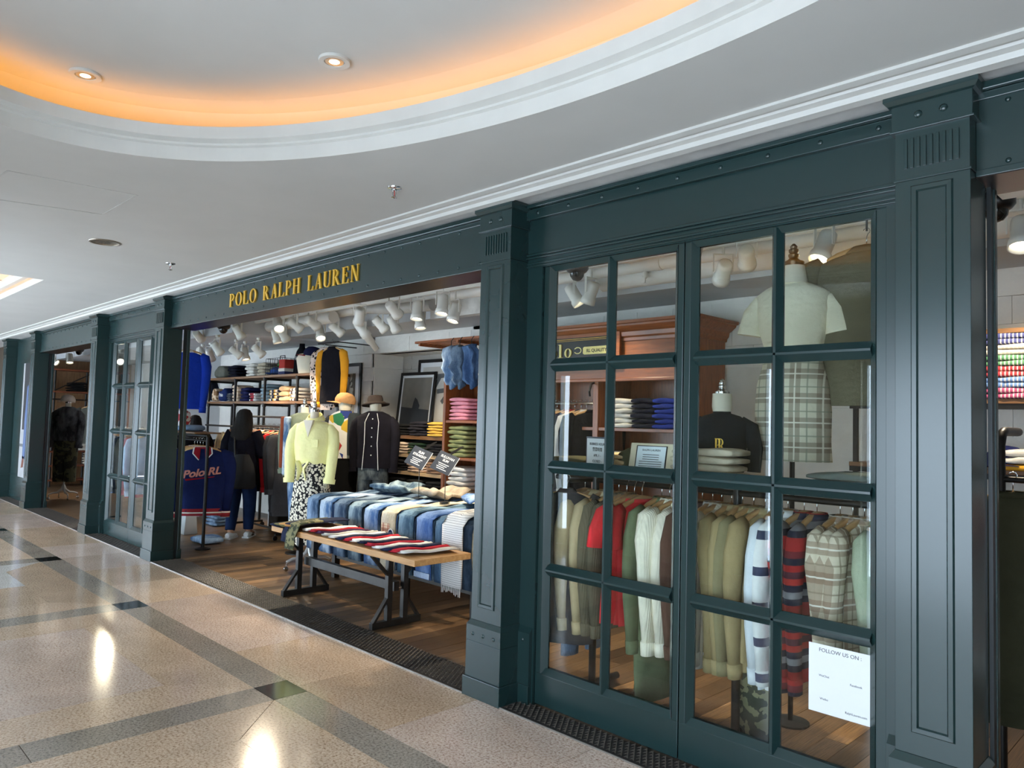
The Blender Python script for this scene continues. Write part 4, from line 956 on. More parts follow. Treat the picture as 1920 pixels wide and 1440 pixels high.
# newsprint trousers hanging off the table end
npm = stripes(('#e9e9e6', '#e9e9e6', '#8c8c8c', '#e9e9e6', '#b5b5b4', '#e9e9e6'), 60.0, 2)
yb = ty0-.10
pz = [(1.3, tz+.125), (1.15, tz+.125), (1.0, tz+.120), (.93, tz+.095), (.885, tz+.03), (.875, tz-.1), (.875, tz-.25), (.88, tz-.44)]
o = inst('printed_trousers', strip(pz, .25, .03, npm, 'printed_trousers', 91, 6, .008), None, (-3.86, -.012, 0)); tag(o, 'white newsprint patterned trousers with frayed hem over the table end', 'trousers')
o2 = MB()
for k in range(14): o2.box(-.12+.017*k, -.004, -.045-random.random()*.03, -.116+.017*k, .0, 0)
o2 = o2.build('fringe', fabric('#d6d6d0'), o); o2.location = (0, .885, tz-.435)
# table signs
for (p0, py, lines, lb) in (((787, 858), .0, ['SLIM', 'STRAIGHT'], 'dark blue hang tag sign reading SLIM STRAIGHT on a rod over the jeans'), ((836, 868), .0, ['SULLIVAN', 'SLIM'], 'dark blue hang tag sign reading SULLIVAN SLIM on a rod over the jeans')):
    a = AY(p0[0], p0[1], 1.5); t = thing('tag_sign', lb, 'sign', (a.x, 1.5, tz+.10), R(18))
    MB().lathe([(.05, 0), (.05, .008), (.01, .012)], 14).build('foot', BLACK, t); MB().tube([(0, 0, .01), (0, 0, a.z-tz-.06)], .004, 6).build('rod', STEEL, t)
    cd = MB().box(-.11, -.004, -.10, .11, .0, .10).build('card', plain('navy_card', '#2a3340', .5), t); cd.location = (.0, -.02, a.z-tz-.10); cd.rotation_euler = (R(-32), R(18), 0)
    MB().box(.108, -.0045, -.10, .112, .0005, .10).build('card_edge', CARD, cd)
    for k, s_ in enumerate(lines): text(cd, s_, (0, -.0045, .045-.035*k), .034, CARD, bold=.0008)
    for k in range(4): MB().box(-.06+.01*(k % 2), -.005, -.02-.018*k, .06-.015*(k % 3), -.0042, -.013-.018*k).build('text_line', CARD, cd)
    MB().bar((.01, -.005, .10), (.075, -.005, .22), .014, .003, (0, 1, 0)).build('strap', BLACK, cd); MB().bar((-.01, .0, .10), (.06, .0, .21), .014, .003, (0, 1, 0)).build('strap', BLACK, cd)
# folded tops laid like shingles along the bench, and trousers at its end
tops = ['#e9e6df', '#9c2530', '#3b2340', '#b9b8b4', '#dcdcda', '#1f2742', '#b52a38', '#e9e6df', '#20243a', '#a82838', '#e4e4e2', '#1d2440', '#b52a38', '#c9c8c4']
for i, c in enumerate(tops):
    x = -5.10+i*.106; w = .17; L_ = .44
    secs = [(-.25*1 + .5*q/7*L_/.5, .012+.006*math.sin(q*1.3+i)) for q in range(8)]
    o = inst('folded_tshirt', strip(secs, w, .022, fabric(c), 'folded_tshirt', 120+i, 6, .006), None, (x, .555, bz+.010), (0, R(-7), R(-12)))
    nm = {'#e9e6df': 'cream', '#9c2530': 'dark red', '#3b2340': 'plum', '#b9b8b4': 'grey', '#dcdcda': 'white', '#1f2742': 'navy', '#b52a38': 'red', '#20243a': 'midnight', '#a82838': 'crimson', '#e4e4e2': 'white', '#1d2440': 'navy', '#c9c8c4': 'pale grey'}[c]
    nxt = {'#e9e6df': 'cream', '#9c2530': 'dark red', '#3b2340': 'plum', '#b9b8b4': 'grey', '#dcdcda': 'white', '#1f2742': 'navy', '#b52a38': 'red', '#20243a': 'midnight', '#a82838': 'crimson', '#e4e4e2': 'white', '#1d2440': 'navy', '#c9c8c4': 'pale grey'}[tops[i-1]] if i else 'camouflage'
    tag(o, 'folded %s t-shirt lying next to the %s one on the bench' % (nm, nxt), 't-shirt', 'folded t-shirts on the bench')
for i, (c, x, lb) in enumerate(((fabric('#1f2536'), -5.60, 'folded navy trousers at the end of the bench, undermost'), (fabric('#6d6a4a'), -5.52, 'folded olive trousers at the end of the bench'), (fabric('#b98a55'), -5.42, 'folded tan trousers at the end of the bench'), (fabric('#232a40'), -5.33, 'folded dark blue trousers draped off the bench front'), (patches(('#4f5a3a', '#7c7a56', '#39402c', '#a29a74'), 18.0), -5.26, 'camouflage trousers draped off the bench front'))):
    path = [(.80, bz+.02+.014*i), (.66, bz+.022+.014*i), (.5, bz+.02+.014*i), (.36, bz+.018+.014*i), (.275, bz+.012+.012*i)]
    if i == 4: path = path[2:]
    if i == 2: path = path[:3]
    if i >= 3: path += [(.247-.012*(i-3), bz-.03), (.238-.012*(i-3), bz-.10-.05*(i-3))]
    else: path += [(.262, bz+.012+.012*i)]
    o = inst('folded_trousers', strip(path, .22 if i != 4 else .16, .02, c, 'folded_trousers', 150+i, 6, .006), None, (x, 0, 0), (0, 0, 0)); tag(o, lb, 'trousers')

# ================================================================== MANNEQUINS IN THE WIDE DOORWAY
T = 1.66
t = mannequin((AY(589, 800, 1.10).x, 1.10, 0), R(35), 'dress form in a knotted pale yellow shirt and long floral skirt', True, 'castor', 0, T)
YEL = fabric('#fdf9b4', .03, .85, .5)
draped(t, [(T-.095, .09, .08), (T-.11, .14, .094), (T-.14, .188, .108), (T-.2, .20, .13), (T-.32, .21, .15, .03), (T-.42, .205, .145, .05), (T-.50, .19, .135, .06), (T-.55, .165, .12, .06)], YEL, 'shirt', .04, 7)
MB().rings([[(x, y, z+y*.45) for x, y, z in oval(0, .01, zz, rx_, ry_)] for zz, rx_, ry_ in ((T-.045, .066, .072), (T-.043, .074, .080), (T-.10, .112, .102), (T-.105, .10, .09))], (False, False)).build('shirt_collar', YEL, t, True)
MB().prism([(-.055, T-.09), (.05, T-.09), (.0, T-.27)], -.142, -.10, 'xz').build('neck_opening', CREAMF, t)
sleeves(t, T, YEL, .195, .56, 'shirt_sleeve', -.05, YEL, .068)
for s_ in (-1, 1): MB().tube([(.06*s_-.05, -.125, T-.52), (-.05+.02*s_, -.15, T-.60), (-.05+.045*s_, -.145, T-.72)], [.03, .035, .012], 8, .4).build('knot_end', YEL, t, True)
MB().box(.05, -.152, T-.37, .12, -.146, T-.29).build('chest_pocket', YEL, t, False, .002)
FLO = patches(('#ece6d2', '#ece6d2', '#16161a'), 38.0, 'floral', [0, .2, .52])
draped(t, [(T-.50, .15, .115), (T-.60, .175, .135), (T-.72, .19, .15, .02), (T-.95, .20, .16, .05), (T-1.15, .215, .17, .07), (T-1.32, .23, .185, .09), (T-1.38, .232, .19, .09)], FLO, 'skirt', .05, 8)
t = mannequin((AY(571, 780, 1.5).x, 1.5, 0), R(40), 'dress form in olive overshirt over washed denim with rust lining', True, 'pole', 0, 1.72)
T = 1.72; OLV = fabric('#7d8672', .1)
draped(t, [(T-.07, .08, .08), (T-.10, .16, .10), (T-.14, .215, .125), (T-.3, .225, .15, .02), (T-.5, .22, .15, .04), (T-.72, .225, .155, .07), (T-.82, .23, .155, .08)], OLV, 'overshirt')
sleeves(t, T, OLV, .205, .60, 'sleeve', 0, OLV, .07)
MB().box(-.24, -.14, T-.72, -.19, .05, T-.12).build('rust_lining', fabric('#8e4a34'), t, False, .015); MB().box(-.19, -.17, T-.80, -.12, .0, T-.12).build('denim_front', DEN[1], t, False, .02)
draped(t, [(T-.78, .16, .12), (T-.95, .17, .13), (T-1.4, .13, .12), (T-1.62, .12, .11)], DEN[4], 'jeans')
t = mannequin((AY(646, 800, 2.15).x, 2.15, 0), R(42), 'dress form in a colourful printed shirt, draped grey jacket and tan cap', False, 'pole', 0, 1.76)
T = 1.76
PRT = patches(('#ecebe6', '#2a3f86', '#ecebe6', '#2f7a52', '#b3302e', '#ecebe6', '#d9b43c', '#2a3f86'), 8.0, 'voronoi')
draped(t, [(T-.07, .08, .08), (T-.10, .15, .095), (T-.14, .2, .12), (T-.3, .215, .14, .02), (T-.5, .205, .135, .03), (T-.66, .21, .14, .05)], PRT, 'printed_shirt')
sleeves(t, T, fabric('#32363b'), .2, .5, 'jacket_sleeve', 0, None, .07)
draped(t, [(T-.09, .07, .10), (T-.14, .10, .14), (T-.35, .09, .165, .03), (T-.62, .085, .165, .06)], fabric('#3c4246'), 'draped_jacket', .05, 5, 24, (.13, 0))
draped(t, [(T-.62, .18, .13), (T-.80, .19, .14), (T-1.2, .17, .14), (T-1.55, .16, .13)], fabric('#121314'), 'trousers')
hd = MB().lathe([(.02, -.02), (.07, .0), (.085, .06), (.08, .12), (.05, .17)], 14).build('hat_stand', CREAMF, t, True); hd.location = (0, 0, T-.06)
cap_parts(t, (0, -.02, T+.03), R(-75), fabric('#a98056'), 'cap', None, 1.25)
t = mannequin((AY(703, 800, 2.3).x, 2.3, 0), R(40), 'dress form in a black buttoned jacket, dark ripped jeans and bucket hat', False, 'pole', 0, 1.76)
BLK = fabric('#15141b', .2)
draped(t, [(T-.065, .085, .085), (T-.10, .17, .105), (T-.14, .225, .13), (T-.3, .235, .15, .02), (T-.5, .225, .145, .03), (T-.72, .23, .15, .05), (T-.76, .23, .15, .05)], BLK, 'jacket')
draped(t, [(T-.66, .175, .12), (T-.80, .185, .13), (T-.90, .185, .13)], denim('#1e2833', '#77807f', .35), 'jeans_hip', caps=(False, True))
sleeves(t, T, BLK, .215, .62, 'sleeve', 0, BLK, .072)
for k in range(5): MB().lathe([(.0005, .004), (.007, .003), (.008, 0)], 8, (.005, -.13-.022*min(1, k), T-.16-.11*k), (0, -1, 0)).build('button', CARD, t)
for s_ in (-1, 1): MB().tube([(s_*.05, -.10, T-.09), (s_*.085, -.145, T-.2), (s_*.08, -.16, T-.45), (s_*.10, -.155, T-.78)], .004, 6).build('drawstring', CARD, t)
for s_ in (-1, 1): MB().tube([(s_*.085, 0, T-.70), (s_*.095, 0, T-.95), (s_*.10, -.01, T-1.2), (s_*.10, 0, T-1.6)], [.11, .10, .09, .085], 12).build('jeans_leg', denim('#1e2833', '#77807f', .35), t, True)
hd = MB().lathe([(.02, -.02), (.06, .0), (.075, .05), (.07, .10)], 14).build('hat_stand', CREAMF, t, True); hd.location = (0, 0, T-.06)
ht = MB().lathe([(.175, 0), (.17, -.012), (.12, .025), (.098, .03), (.094, .075), (.082, .105), (.03, .115), (.005, .115)], 24).build('bucket_hat', fabric('#3b332f'), t, True); ht.location = (0, -.01, T+.02); ht.rotation_euler = (R(-6), R(-6), 0)
# garments hanging on the wall by the tall picture
hx = AY(619, 650, 2.24).x
hk = tag(MB().bar((hx-.3, 2.24, 2.60), (hx+.2, 2.24, 2.60), .02, .02).bar((hx-.3, 2.24, 2.6), (hx-.3, BACKY, 2.6), .015, .015).bar((hx+.2, 2.24, 2.6), (hx+.2, BACKY, 2.6), .015, .015).build('hanging_rail', BLACK), 'short black wall rail holding the rugby shirt', 'rail')
garment('sweater', (hx+.06, 2.24, 2.632), R(8), fabric('#17151c'), 'black rugby shirt with wide golden yellow sleeves on the wall', 'shirt', None, 3, {'sleeve': fabric('#eaa22c', .06), 'cuff': fabric('#eaa22c', .06), 'hem_band': fabric('#17151c')}, hlabel='hanger of the black and golden rugby shirt')
garment('shirt', (hx-.14, 2.24, 2.632), R(2), patches(('#17151c', '#17151c', '#d9c6bd'), 22.0, 'floral', [0, .22, .40]), 'black blossom printed blouse beside the rugby shirt on the wall', 'blouse', None, 4, hlabel='hanger of the black blossom printed blouse')

# framed pictures
ART1 = patches(('#8d8678', '#5c564c', '#b9b2a2', '#3d3831'), 5.0)
framed(-8.80, -8.20, 1.30, 2.38, BACKY-.02, 'tall framed photograph on white wall behind the rugby shirt', 0, .10, .045, ART1)
DUN = plain('dusk_print', '#6f6a60', .5, 0, .5, 1.6)
t, w, h = framed(-7.90, -7.12, 1.44, 2.26, 3.22, 'dark framed photograph of a lone rider leaning in the alcove', R(-6), .035, .04, DUN)
MB().prism([(-w+.08, .08), (w-.08, .08), (w-.08, .30), (-w+.08, .34)], -.017, -.0155, 'xz').build('dark_ground', INKB, t)
MB().prism([(-.06, .30), (.08, .29), (.10, .36), (.04, .44), (-.01, .47), (-.04, .40)], -.0185, -.0165, 'xz').build('rider_print', INKB, t)
t, w, h = framed(-7.55, -6.28, 1.44, 2.43, 3.30, 'large framed drawing with lettering behind the rider photograph', R(-2), .06, .045, plain('pale_print', '#bdbab2', .5, 0, .1, 3))
for k, (a, b) in enumerate((((-.45, .35), (-.15, .75)), ((-.3, .75), (.3, .78)), ((-.1, .4), (.25, .75)), ((-.2, .55), (.4, .6)))): MB().bar((a[0], -.016, a[1]), (b[0], -.016, b[1]), .003, .06, (0, 0, 1)).build('print_stroke', INK, t)
# alcove shelves
t = thing('shelf_unit', 'rustic plank shelf unit with folded sweaters standing in the alcove', 'shelf', (-6.72, 3.04, 0))
for z in (1.40, 1.165, .94, .70): MB().box(-.83, -.20, z-.045, .74, .20, z).build('shelf_board', OAKD if z > 1.3 else PALEW, t, False, .002)
MB().box(-.87, -.20, 0, -.83, .20, 1.40).build('side_panel', plain('dark_side', '#1d1611', .6), t); MB().box(.74, -.20, 0, .77, .20, 1.40).build('side_panel', CHERRYZ, t); MB().box(-.83, .18, .1, .74, .2, 1.36).build('back_panel', plain('dark_back', '#2b2825', .6), t)
ROWS = [(1.40, [('#0e0e10', 4, 'black'), ('#22212c', 5, 'dark navy'), ('#e2b44c', 5, 'golden yellow'), ('#1f1d1c', 5, 'charcoal')], 'top board'), (1.165, [('#d9c6b2', 4, 'cream'), ('#14301c', 4, 'bottle green'), ('#121013', 4, 'black'), ('#5b1418', 5, 'burgundy')], 'second board'), (.94, [('#0f0f13', 4, 'black'), ('#dcbfa8', 5, 'peach'), ('#94735a', 4, 'camel'), ('#23245a', 4, 'indigo')], 'third board'), (.70, [('#1a1a1c', 4, 'charcoal'), ('#20201e', 4, 'black'), ('#101012', 4, 'dark'), ('#123018', 4, 'dark green')], 'lowest board')]
for z, its, wn in ROWS:
    for k, (c, n_, cn) in enumerate(its): stack((-7.34+k*.385, 2.99, z), n_, knit(c), 'folded %s sweater on the %s of the alcove shelf' % (cn, wn), 'sweater', .31, .34, .036, 0, '%s sweaters on the %s in the alcove' % (cn, wn), 'folded_sweater')
# beige shirt hanging beside that unit
garment('coat', (-7.74, 2.72, 1.46), R(80), fabric('#c6b8a4'), 'beige linen shirt dress hanging at the side of the alcove shelves', 'shirt', None, 5, hang=False)
tag(MB().tube([(-7.74, 2.70, 1.452), (-7.74, BACKY+.02, 1.462)], .008, 8).build('wall_peg', BLACK), 'black wall peg behind the beige linen shirt dress', 'peg')

# ================================================================== PIPE SHELVING ON THE BACK WALL
def pxx(px, Y, py=740): return AY(px, py, Y).x
SY0, SY1 = 2.36, 2.78
cols_x = [pxx(392, SY0), pxx(441, SY0), pxx(496, SY0), pxx(557, SY0), pxx(599, SY0)]
x0s, x1s = cols_x[0], cols_x[-1]
t = thing('pipe_shelving', 'dark iron pipe shelving with timber boards along the back wall', 'shelf', ((x0s+x1s)/2, (SY0+SY1)/2, 0)); ox = (x0s+x1s)/2; oy = (SY0+SY1)/2
for x in cols_x:
    for y in (SY0, SY1): MB().tube([(x-ox, y-oy, 0), (x-ox, y-oy, 2.19)], .021, 10).build('upright', IRON, t, True)
    MB().tube([(x-ox, SY0-oy, 1.77), (x-ox, SY1-oy, 1.77)], .018, 8).build('cross_pipe', IRON, t, True); MB().tube([(x-ox, SY0-oy, 2.17), (x-ox, SY1-oy, 2.17)], .018, 8).build('cross_pipe', IRON, t, True)
    MB().lathe([(.028, -.03), (.03, 0), (.028, .03)], 10, (x-ox, SY0-oy, 2.17)).build('fitting', IRON, t, True); MB().lathe([(.028, -.03), (.03, 0), (.028, .03)], 10, (x-ox, SY0-oy, 1.77)).build('fitting', IRON, t, True)
for z in (2.19, 1.79, 1.02, .45): MB().box(x0s-ox-.05, SY0-oy-.02, z, x1s-ox+.05, SY1-oy+.02, z+.035).build('board', OAKD, t, False, .003)
MB().tube([(x0s-ox, SY0-oy-.03, 1.42), (x1s-ox, SY0-oy-.03, 1.42)], .016, 8).build('hanging_bar', IRON, t, True)
ZT, ZM = 2.227, 1.827
def stk(px, Y, z, n_, c, lb, w=.26, d=.28, h=.05, cat='shirt', name='folded_shirt', m=None, grp=None): stack((pxx(px, Y), Y, z), n_, m or fabric(c), lb, cat, w, d, h, 0, grp, name)
SYM = 2.55
# top board
o = tag(inst('canvas_bag', fold_mesh(fabric('#5a5b52'), 1, .46, .3, .20), None, (pxx(424, 2.6), 2.6, ZT+.105)), 'grey canvas bag lying at the end of the top pipe shelf', 'bag')
tag(MB().tube([(pxx(418, 2.6), 2.45, ZT+.02), (pxx(418, 2.6), 2.44, ZT+.16), (pxx(424, 2.6), 2.5, ZT+.19)], .008, 6).build('bag_strap', BLACK, o), 'black strap', 'x') if False else None
stk(448, SYM, ZT, 4, '#10131f', 'folded black navy trousers on the top pipe shelf', .34, .3, .05, 'trousers', 'folded_trousers')
stk(481, SYM, ZT, 4, '#d9d7cd', 'folded off white trousers on the top pipe shelf', .30, .3, .052, 'trousers', 'folded_trousers')
stk(503, SYM, ZT, 4, '#b8ae98', 'folded khaki trousers on the top pipe shelf', .26, .3, .052, 'trousers', 'folded_trousers')
def cap(p, rz, m_, label, brim=None, s_=1.0, tilt=0):
    t = thing('baseball_cap', label, 'cap', p, rz); t.rotation_euler = (tilt, 0, rz); c = cap_parts(t, (0, 0, .014), 0, m_, 'crown', brim, s_); return t
bx = pxx(527, SYM)
t = thing('wire_basket', 'black wire basket standing on the top pipe shelf', 'basket', (bx, SYM, ZT))
wb_ = MB(); ww, dd, hh = .26, .14, .26
for z in (.005, .09, .175, hh): wb_.tube([(-ww, -dd, z), (ww, -dd, z), (ww, dd, z), (-ww, dd, z), (-ww, -dd, z)], .004, 5)
for k in range(8):
    x = -ww+2*ww*k/7
    for y in (-dd, dd): wb_.tube([(x, y, 0), (x, y, hh)], .003, 5)
for k in range(1, 4):
    y = -dd+2*dd*k/4
    for x in (-ww, ww): wb_.tube([(x, y, 0), (x, y, hh)], .003, 5)
wb_.build('wires', BLACK, t); MB().tube([(-.08, 0, hh), (-.07, 0, hh+.05), (.07, 0, hh+.05), (.08, 0, hh)], .007, 6).build('handle', BLACK, t)
cap((bx-.14, SYM-.02, ZT+.012), R(10), fabric('#3a5aa0'), 'blue baseball cap in the wire basket'); cap((bx+.06, SYM-.0, ZT+.125), R(60), fabric('#2f8a48'), 'green baseball cap on top in the wire basket', fabric('#2f8a48')); cap((bx+.10, SYM+.01, ZT+.012), R(150), fabric('#8a6a44'), 'brown baseball cap in the wire basket')
o = tag(MB().box(-.09, -.11, 0, .09, .11, .23).box(-.095, -.115, .05, .095, .115, .10).build('shoe_bag', stripes(('#27305c', '#dcd9d0', '#a83026', '#a83026', '#a83026'), 4.2, 2), None, False, .012), 'red white and navy striped boxy bag on the pipe shelf', 'bag'); o.location = (pxx(544, SYM), SYM-.05, ZT)
t = thing('duffel_backpack', 'tall black backpack standing beside the bust on the pipe shelf', 'backpack', (pxx(556, SYM), SYM+.06, ZT))
MB().rings([oval(0, 0, z, rx, ry, 16) for z, rx, ry in ((0, .15, .09), (.04, .17, .10), (.25, .15, .09), (.36, .10, .07), (.42, .05, .04), (.55, .045, .035), (.57, .03, .02))]).build('body', fabric('#121318'), t, True)
MB().lathe([(.03, 0), (.03, .004)], 14, (.02, -.105, .25), (0, -1, 0)).build('badge', fabric('#8d8f92'), t)
t = thing('bust_form', 'half torso display form standing on the top pipe shelf', 'mannequin', (pxx(585, SYM), SYM-.05, ZT), R(40))
MB().rings([oval(0, .02*math.sin(z*14), z, rx, ry, 20, .05, 2, 0) for z, rx, ry in ((0, .16, .11), (.05, .175, .13), (.13, .19, .14), (.22, .20, .13), (.28, .16, .10), (.30, .06, .05))]).build('form', CREAMF, t, True)
cap((pxx(590, SYM), SYM-.06, ZT+.24), R(-60), fabric('#1c2040'), 'navy baseball cap with red brim worn on the bust form', fabric('#a8202c'), 1.3)
# middle board
tag(inst('hanging_bag', fold_mesh(fabric('#3c4658'), 2, .18, .2, .34), None, (pxx(396, 2.45), 2.45, ZM+.19)), 'slate blue soft bag on the middle pipe shelf end', 'bag')
tag(inst('tote_bag', fold_mesh(patches(('#e9e4da', '#cbb69a', '#7a5a3a', '#e9e4da'), 16.0), 1, .22, .16, .2), None, (pxx(409, 2.45), 2.45, ZM+.105)), 'cream tote bag with brown print on the middle pipe shelf', 'bag')
t = tag(inst('folded_tshirt', fold_mesh(fabric('#1e2c55'), 0, .3, .2, .2), None, (pxx(426, 2.48), 2.48, ZM+.105)), 'thick folded navy sweatshirt showing white lettering on the pipe shelf', 'sweatshirt'); text(t, 'Polo', (0, -.105, -.02), .075, CARD, bold=.002)
stk(442, 2.5, ZM, 4, '#2b3038', 'folded dark patterned shirts on the middle pipe shelf', .18, .26, .035, m=patches(('#23262e', '#3a3f46', '#9a9a92'), 30.0))
stk(456, SYM, ZM, 5, '#e6cfb4', 'folded peach shirt on the middle pipe shelf', .26, .3, .054)
stk(473, SYM, ZM, 4, '#1b2047', 'folded dark navy sweater on the middle pipe shelf', .30, .3, .056, 'sweater', 'folded_sweater')
stk(489, SYM, ZM, 3, '', 'folded red and white striped shirt on the pipe shelf', .26, .3, .045, m=stripes(('#9c2030', '#d8d6d2', '#8f2434'), 5.0, 0))
stk(511, SYM, ZM, 5, '#8fa6b4', 'folded pale blue shirt on the middle pipe shelf', .26, .3, .054)
stk(528, SYM, ZM, 4, '', 'folded navy and yellow striped shirt on the pipe shelf', .24, .3, .045, m=stripes(('#20233f', '#d9a94c', '#dcd6c8', '#20233f'), 7.0, 0))
stk(547, SYM, ZM, 3, '#cfae88', 'chunky folded beige hoodie on the middle pipe shelf', .30, .3, .075, 'hoodie', 'folded_hoodie')
stk(566, SYM, ZM, 4, '', 'folded cream shirt with dark stripes by the denim mannequin', .22, .3, .05, m=stripes(('#e6ded2', '#e6ded2', '#3a2a2c', '#e6ded2'), 9.0, 0))
# garments hanging from the bar, and caps on the board under
for k, (px, c, lb) in enumerate(((447, '#ead9b4', 'cream shirt hanging on the pipe shelving bar'), (458, '#e8c98e', 'pale yellow shirt hanging on the pipe shelving bar'), (468, '#d9a437', 'mustard shirt hanging on the pipe shelving bar'), (478, '#dcd8cf', 'white shirt hanging on the pipe shelving bar'))):
    garment('shirt', (pxx(px, SY0-.03), SY0-.03, 1.454), R(62), fabric(c), lb, 'shirt', 'shirts on the pipe shelving bar', 10+k % 3, hlabel='wooden hanger of the '+lb)
for k, (px, c, lb) in enumerate(((406, '#20242c', 'black cap on the lower pipe shelf board'), (420, '#a02a30', 'red cap on the lower pipe shelf board'), (434, '#c9bfae', 'stone cap on the lower pipe shelf board'))): cap((pxx(px, 2.44), 2.46, 1.057), R(10*k), fabric(c), lb)
for k, (px, c, n_, lb) in enumerate(((505, '#2b3340', 5, 'folded dark blue jeans on the lower pipe shelf board'), (525, '#3d3f42', 5, 'folded grey jeans on the lower pipe shelf board'))): stk(px, 2.55, 1.055, n_, c, lb, .3, .3, .04, 'jeans', 'folded_jeans', denim(c, '#7f8b95', .4))

# ================================================================== RAIL OF DARK JACKETS ON CASTORS
RY, RZ = 1.92, 1.46
rx0, rx1 = pxx(470, RY, 800), pxx(556, RY, 800)
t = thing('garment_rack', 'dark steel clothes rail on castors holding the black and red jackets', 'clothes rail', ((rx0+rx1)/2, RY, 0)); ox = (rx0+rx1)/2
for z in (RZ, RZ+.13): MB().tube([(rx0-ox, 0, z), (rx1-ox, 0, z)], .015, 10).build('rail', IRON, t, True)
for x in (rx0-ox, rx1-ox):
    MB().tube([(x, 0, .08), (x, 0, RZ+.13)], .016, 10).build('upright', IRON, t, True); MB().tube([(x, -.24, .08), (x, .24, .08)], .016, 10).build('foot', IRON, t, True)
    for y in (-.24, .24): MB().lathe([(.03, -.01), (.034, 0), (.03, .01)], 14, (x, y, .034), (1, 0, 0)).tube([(x, y, .03), (x, y, .09)], .009, 6).build('castor', BLACK, t, True)
MB().tube([(rx0-ox, 0, .08), (rx1-ox, 0, .08)], .014, 10).build('base_bar', IRON, t, True)
cl = [('#1a1a20', 'black'), ('#a01f24', 'red'), ('#d9d4ca', 'cream'), ('#14141a', 'jet black'), ('#b5242a', 'bright red'), ('#101016', 'deep black'), ('#a31c22', 'scarlet'), ('#3a393b', 'charcoal'), ('#4b4a4c', 'slate grey')]
for k, (c, cn) in enumerate(cl):
    x = rx0+.14+(rx1-rx0-.2)*k/(len(cl)-1)
    garment('coat' if k >= 7 else 'jacket', (x, RY, RZ+.0295), R(90-(6 if k < 8 else 22)), fabric(c, .1), '%s jacket hanging on the castor rail' % cn, 'jacket', 'jackets on the castor rail', k % 4, hlabel='wooden hanger of the %s jacket on castor rail' % cn)
o = tag(MB().box(-.13, -.09, 0, .13, .09, .30).build('carrier_bag', fabric('#2a241f'), None, False, .02), 'dark glossy carrier bag standing under the castor rail', 'bag'); o.location = (pxx(472, 1.75, 960)-.1, 2.2, 0)
o = tag(MB().box(-.17, -.12, 0, .17, .12, .24).box(-.175, -.125, .20, .175, .125, .245).build('storage_box', CARD, None, False, .006), 'white storage box on the floor behind the castor rail', 'box'); o.location = (pxx(530, 2.3, 960), 2.28, 0)

# ================================================================== VARSITY JACKET RACK AT THE DOORWAY
a = AZ(380, 1030, 0); rx = a.x; ry = a.y
t = thing('garment_rack', 'dark steel pipe rack by the doorway holding the navy varsity jackets', 'clothes rack', (rx, ry, 0))
for x in (0, -1.3):
    MB().tube([(x, 0, .02), (x, 0, 1.34)], .019, 10).build('post', IRON, t, True); MB().lathe([(.09, 0), (.09, .012), (.025, .03)], 14, (x, 0, 0)).build('foot_plate', IRON, t, True)
MB().tube([(.02, 0, 1.345), (-1.32, 0, 1.345)], .022, 10).build('top_pipe', IRON, t, True)
MB().box(-1.3, -.16, 1.367, .0, .16, 1.385).build('top_board', OAKD, t); MB().tube([(-1.3, 0, 1.285), (0, 0, 1.285)], .011, 8).build('rail', IRON, t, True)
NAVY = fabric('#1a2450', .08); RB = stripes(('#8f1d28', '#8f1d28', '#d8d4cc', '#8f1d28'), 16.0, 2); RED = fabric('#8f1d28', .06)
for k in range(4):
    g = garment('jacket', (rx-.13-.085*k, ry, 1.3095), R(66+5*k), NAVY, ['navy varsity jacket with red script lettering, foremost on the doorway rack', 'navy varsity jacket second on the doorway rack', 'navy varsity jacket third on the doorway rack', 'navy varsity jacket rearmost on the doorway rack'][k], 'jacket', 'navy varsity jackets on the doorway rack', k % 4, {'cuff': RB, 'hem_band': RB, 'collar': RB}, hlabel=['wooden hanger of the foremost varsity jacket', 'wooden hanger of the second varsity jacket', 'wooden hanger of the third varsity jacket', 'wooden hanger of the rearmost varsity jacket'][k])
    g.scale = (1.15, 1, 1.06)
    if k == 0:
        text(g, 'Polo RL', (0, -.062, -.42), .115, fabric('#c98a80'), (R(90), R(-8), 0), shear=.35, ext=.002, bold=.004, name='script_lettering')
        MB().prism([(-.15, -.475), (-.06, -.462), (.12, -.435), (.13, -.425), (-.06, -.447), (-.16, -.455)], -.066, -.060, 'xz').build('script_tail', RED, g)
        for s_ in (-1, 1): MB().prism([(s_*.02, -.12), (s_*.075, -.10), (s_*.085, -.17), (s_*.03, -.24)], -.058, -.052, 'xz').build('collar_stripe', RED, g); 
        for s_ in (-1, 1): MB().prism([(s_*.078, -.10), (s_*.092, -.10), (s_*.100, -.17), (s_*.04, -.245), (s_*.032, -.24), (s_*.087, -.17)], -.058, -.052, 'xz').build('collar_piping', CARD, g)
o = tag(inst('folded_shirt', fold_mesh(fabric('#7b93b4'), 0, .34, .26, .07), None, (rx-.55, ry, 1.425)), 'folded pale blue shirt on top of the varsity jacket rack', 'shirt')
o = tag(MB().rings([[(-.1, -.09, 0), (.1, -.09, 0), (.1, .09, 0), (-.1, .09, 0)], [(-.085, -.07, .27), (.085, -.07, .27), (.085, .07, .27), (-.085, .07, .27)]]).build('shoe_box', CARD, None, False, .006), 'white tapered box on the floor under the varsity jackets', 'box'); a = AZ(345, 1001, 0); o.location = (a.x, a.y+.05, 0)
a = AY(350, 985, .95); tag(inst('folded_jeans', fold_mesh(DEN[4], 1, .4, .3, .08), None, (rx-.42, ry+.22, .05)), 'folded light jeans on the floor under the varsity jackets', 'jeans')
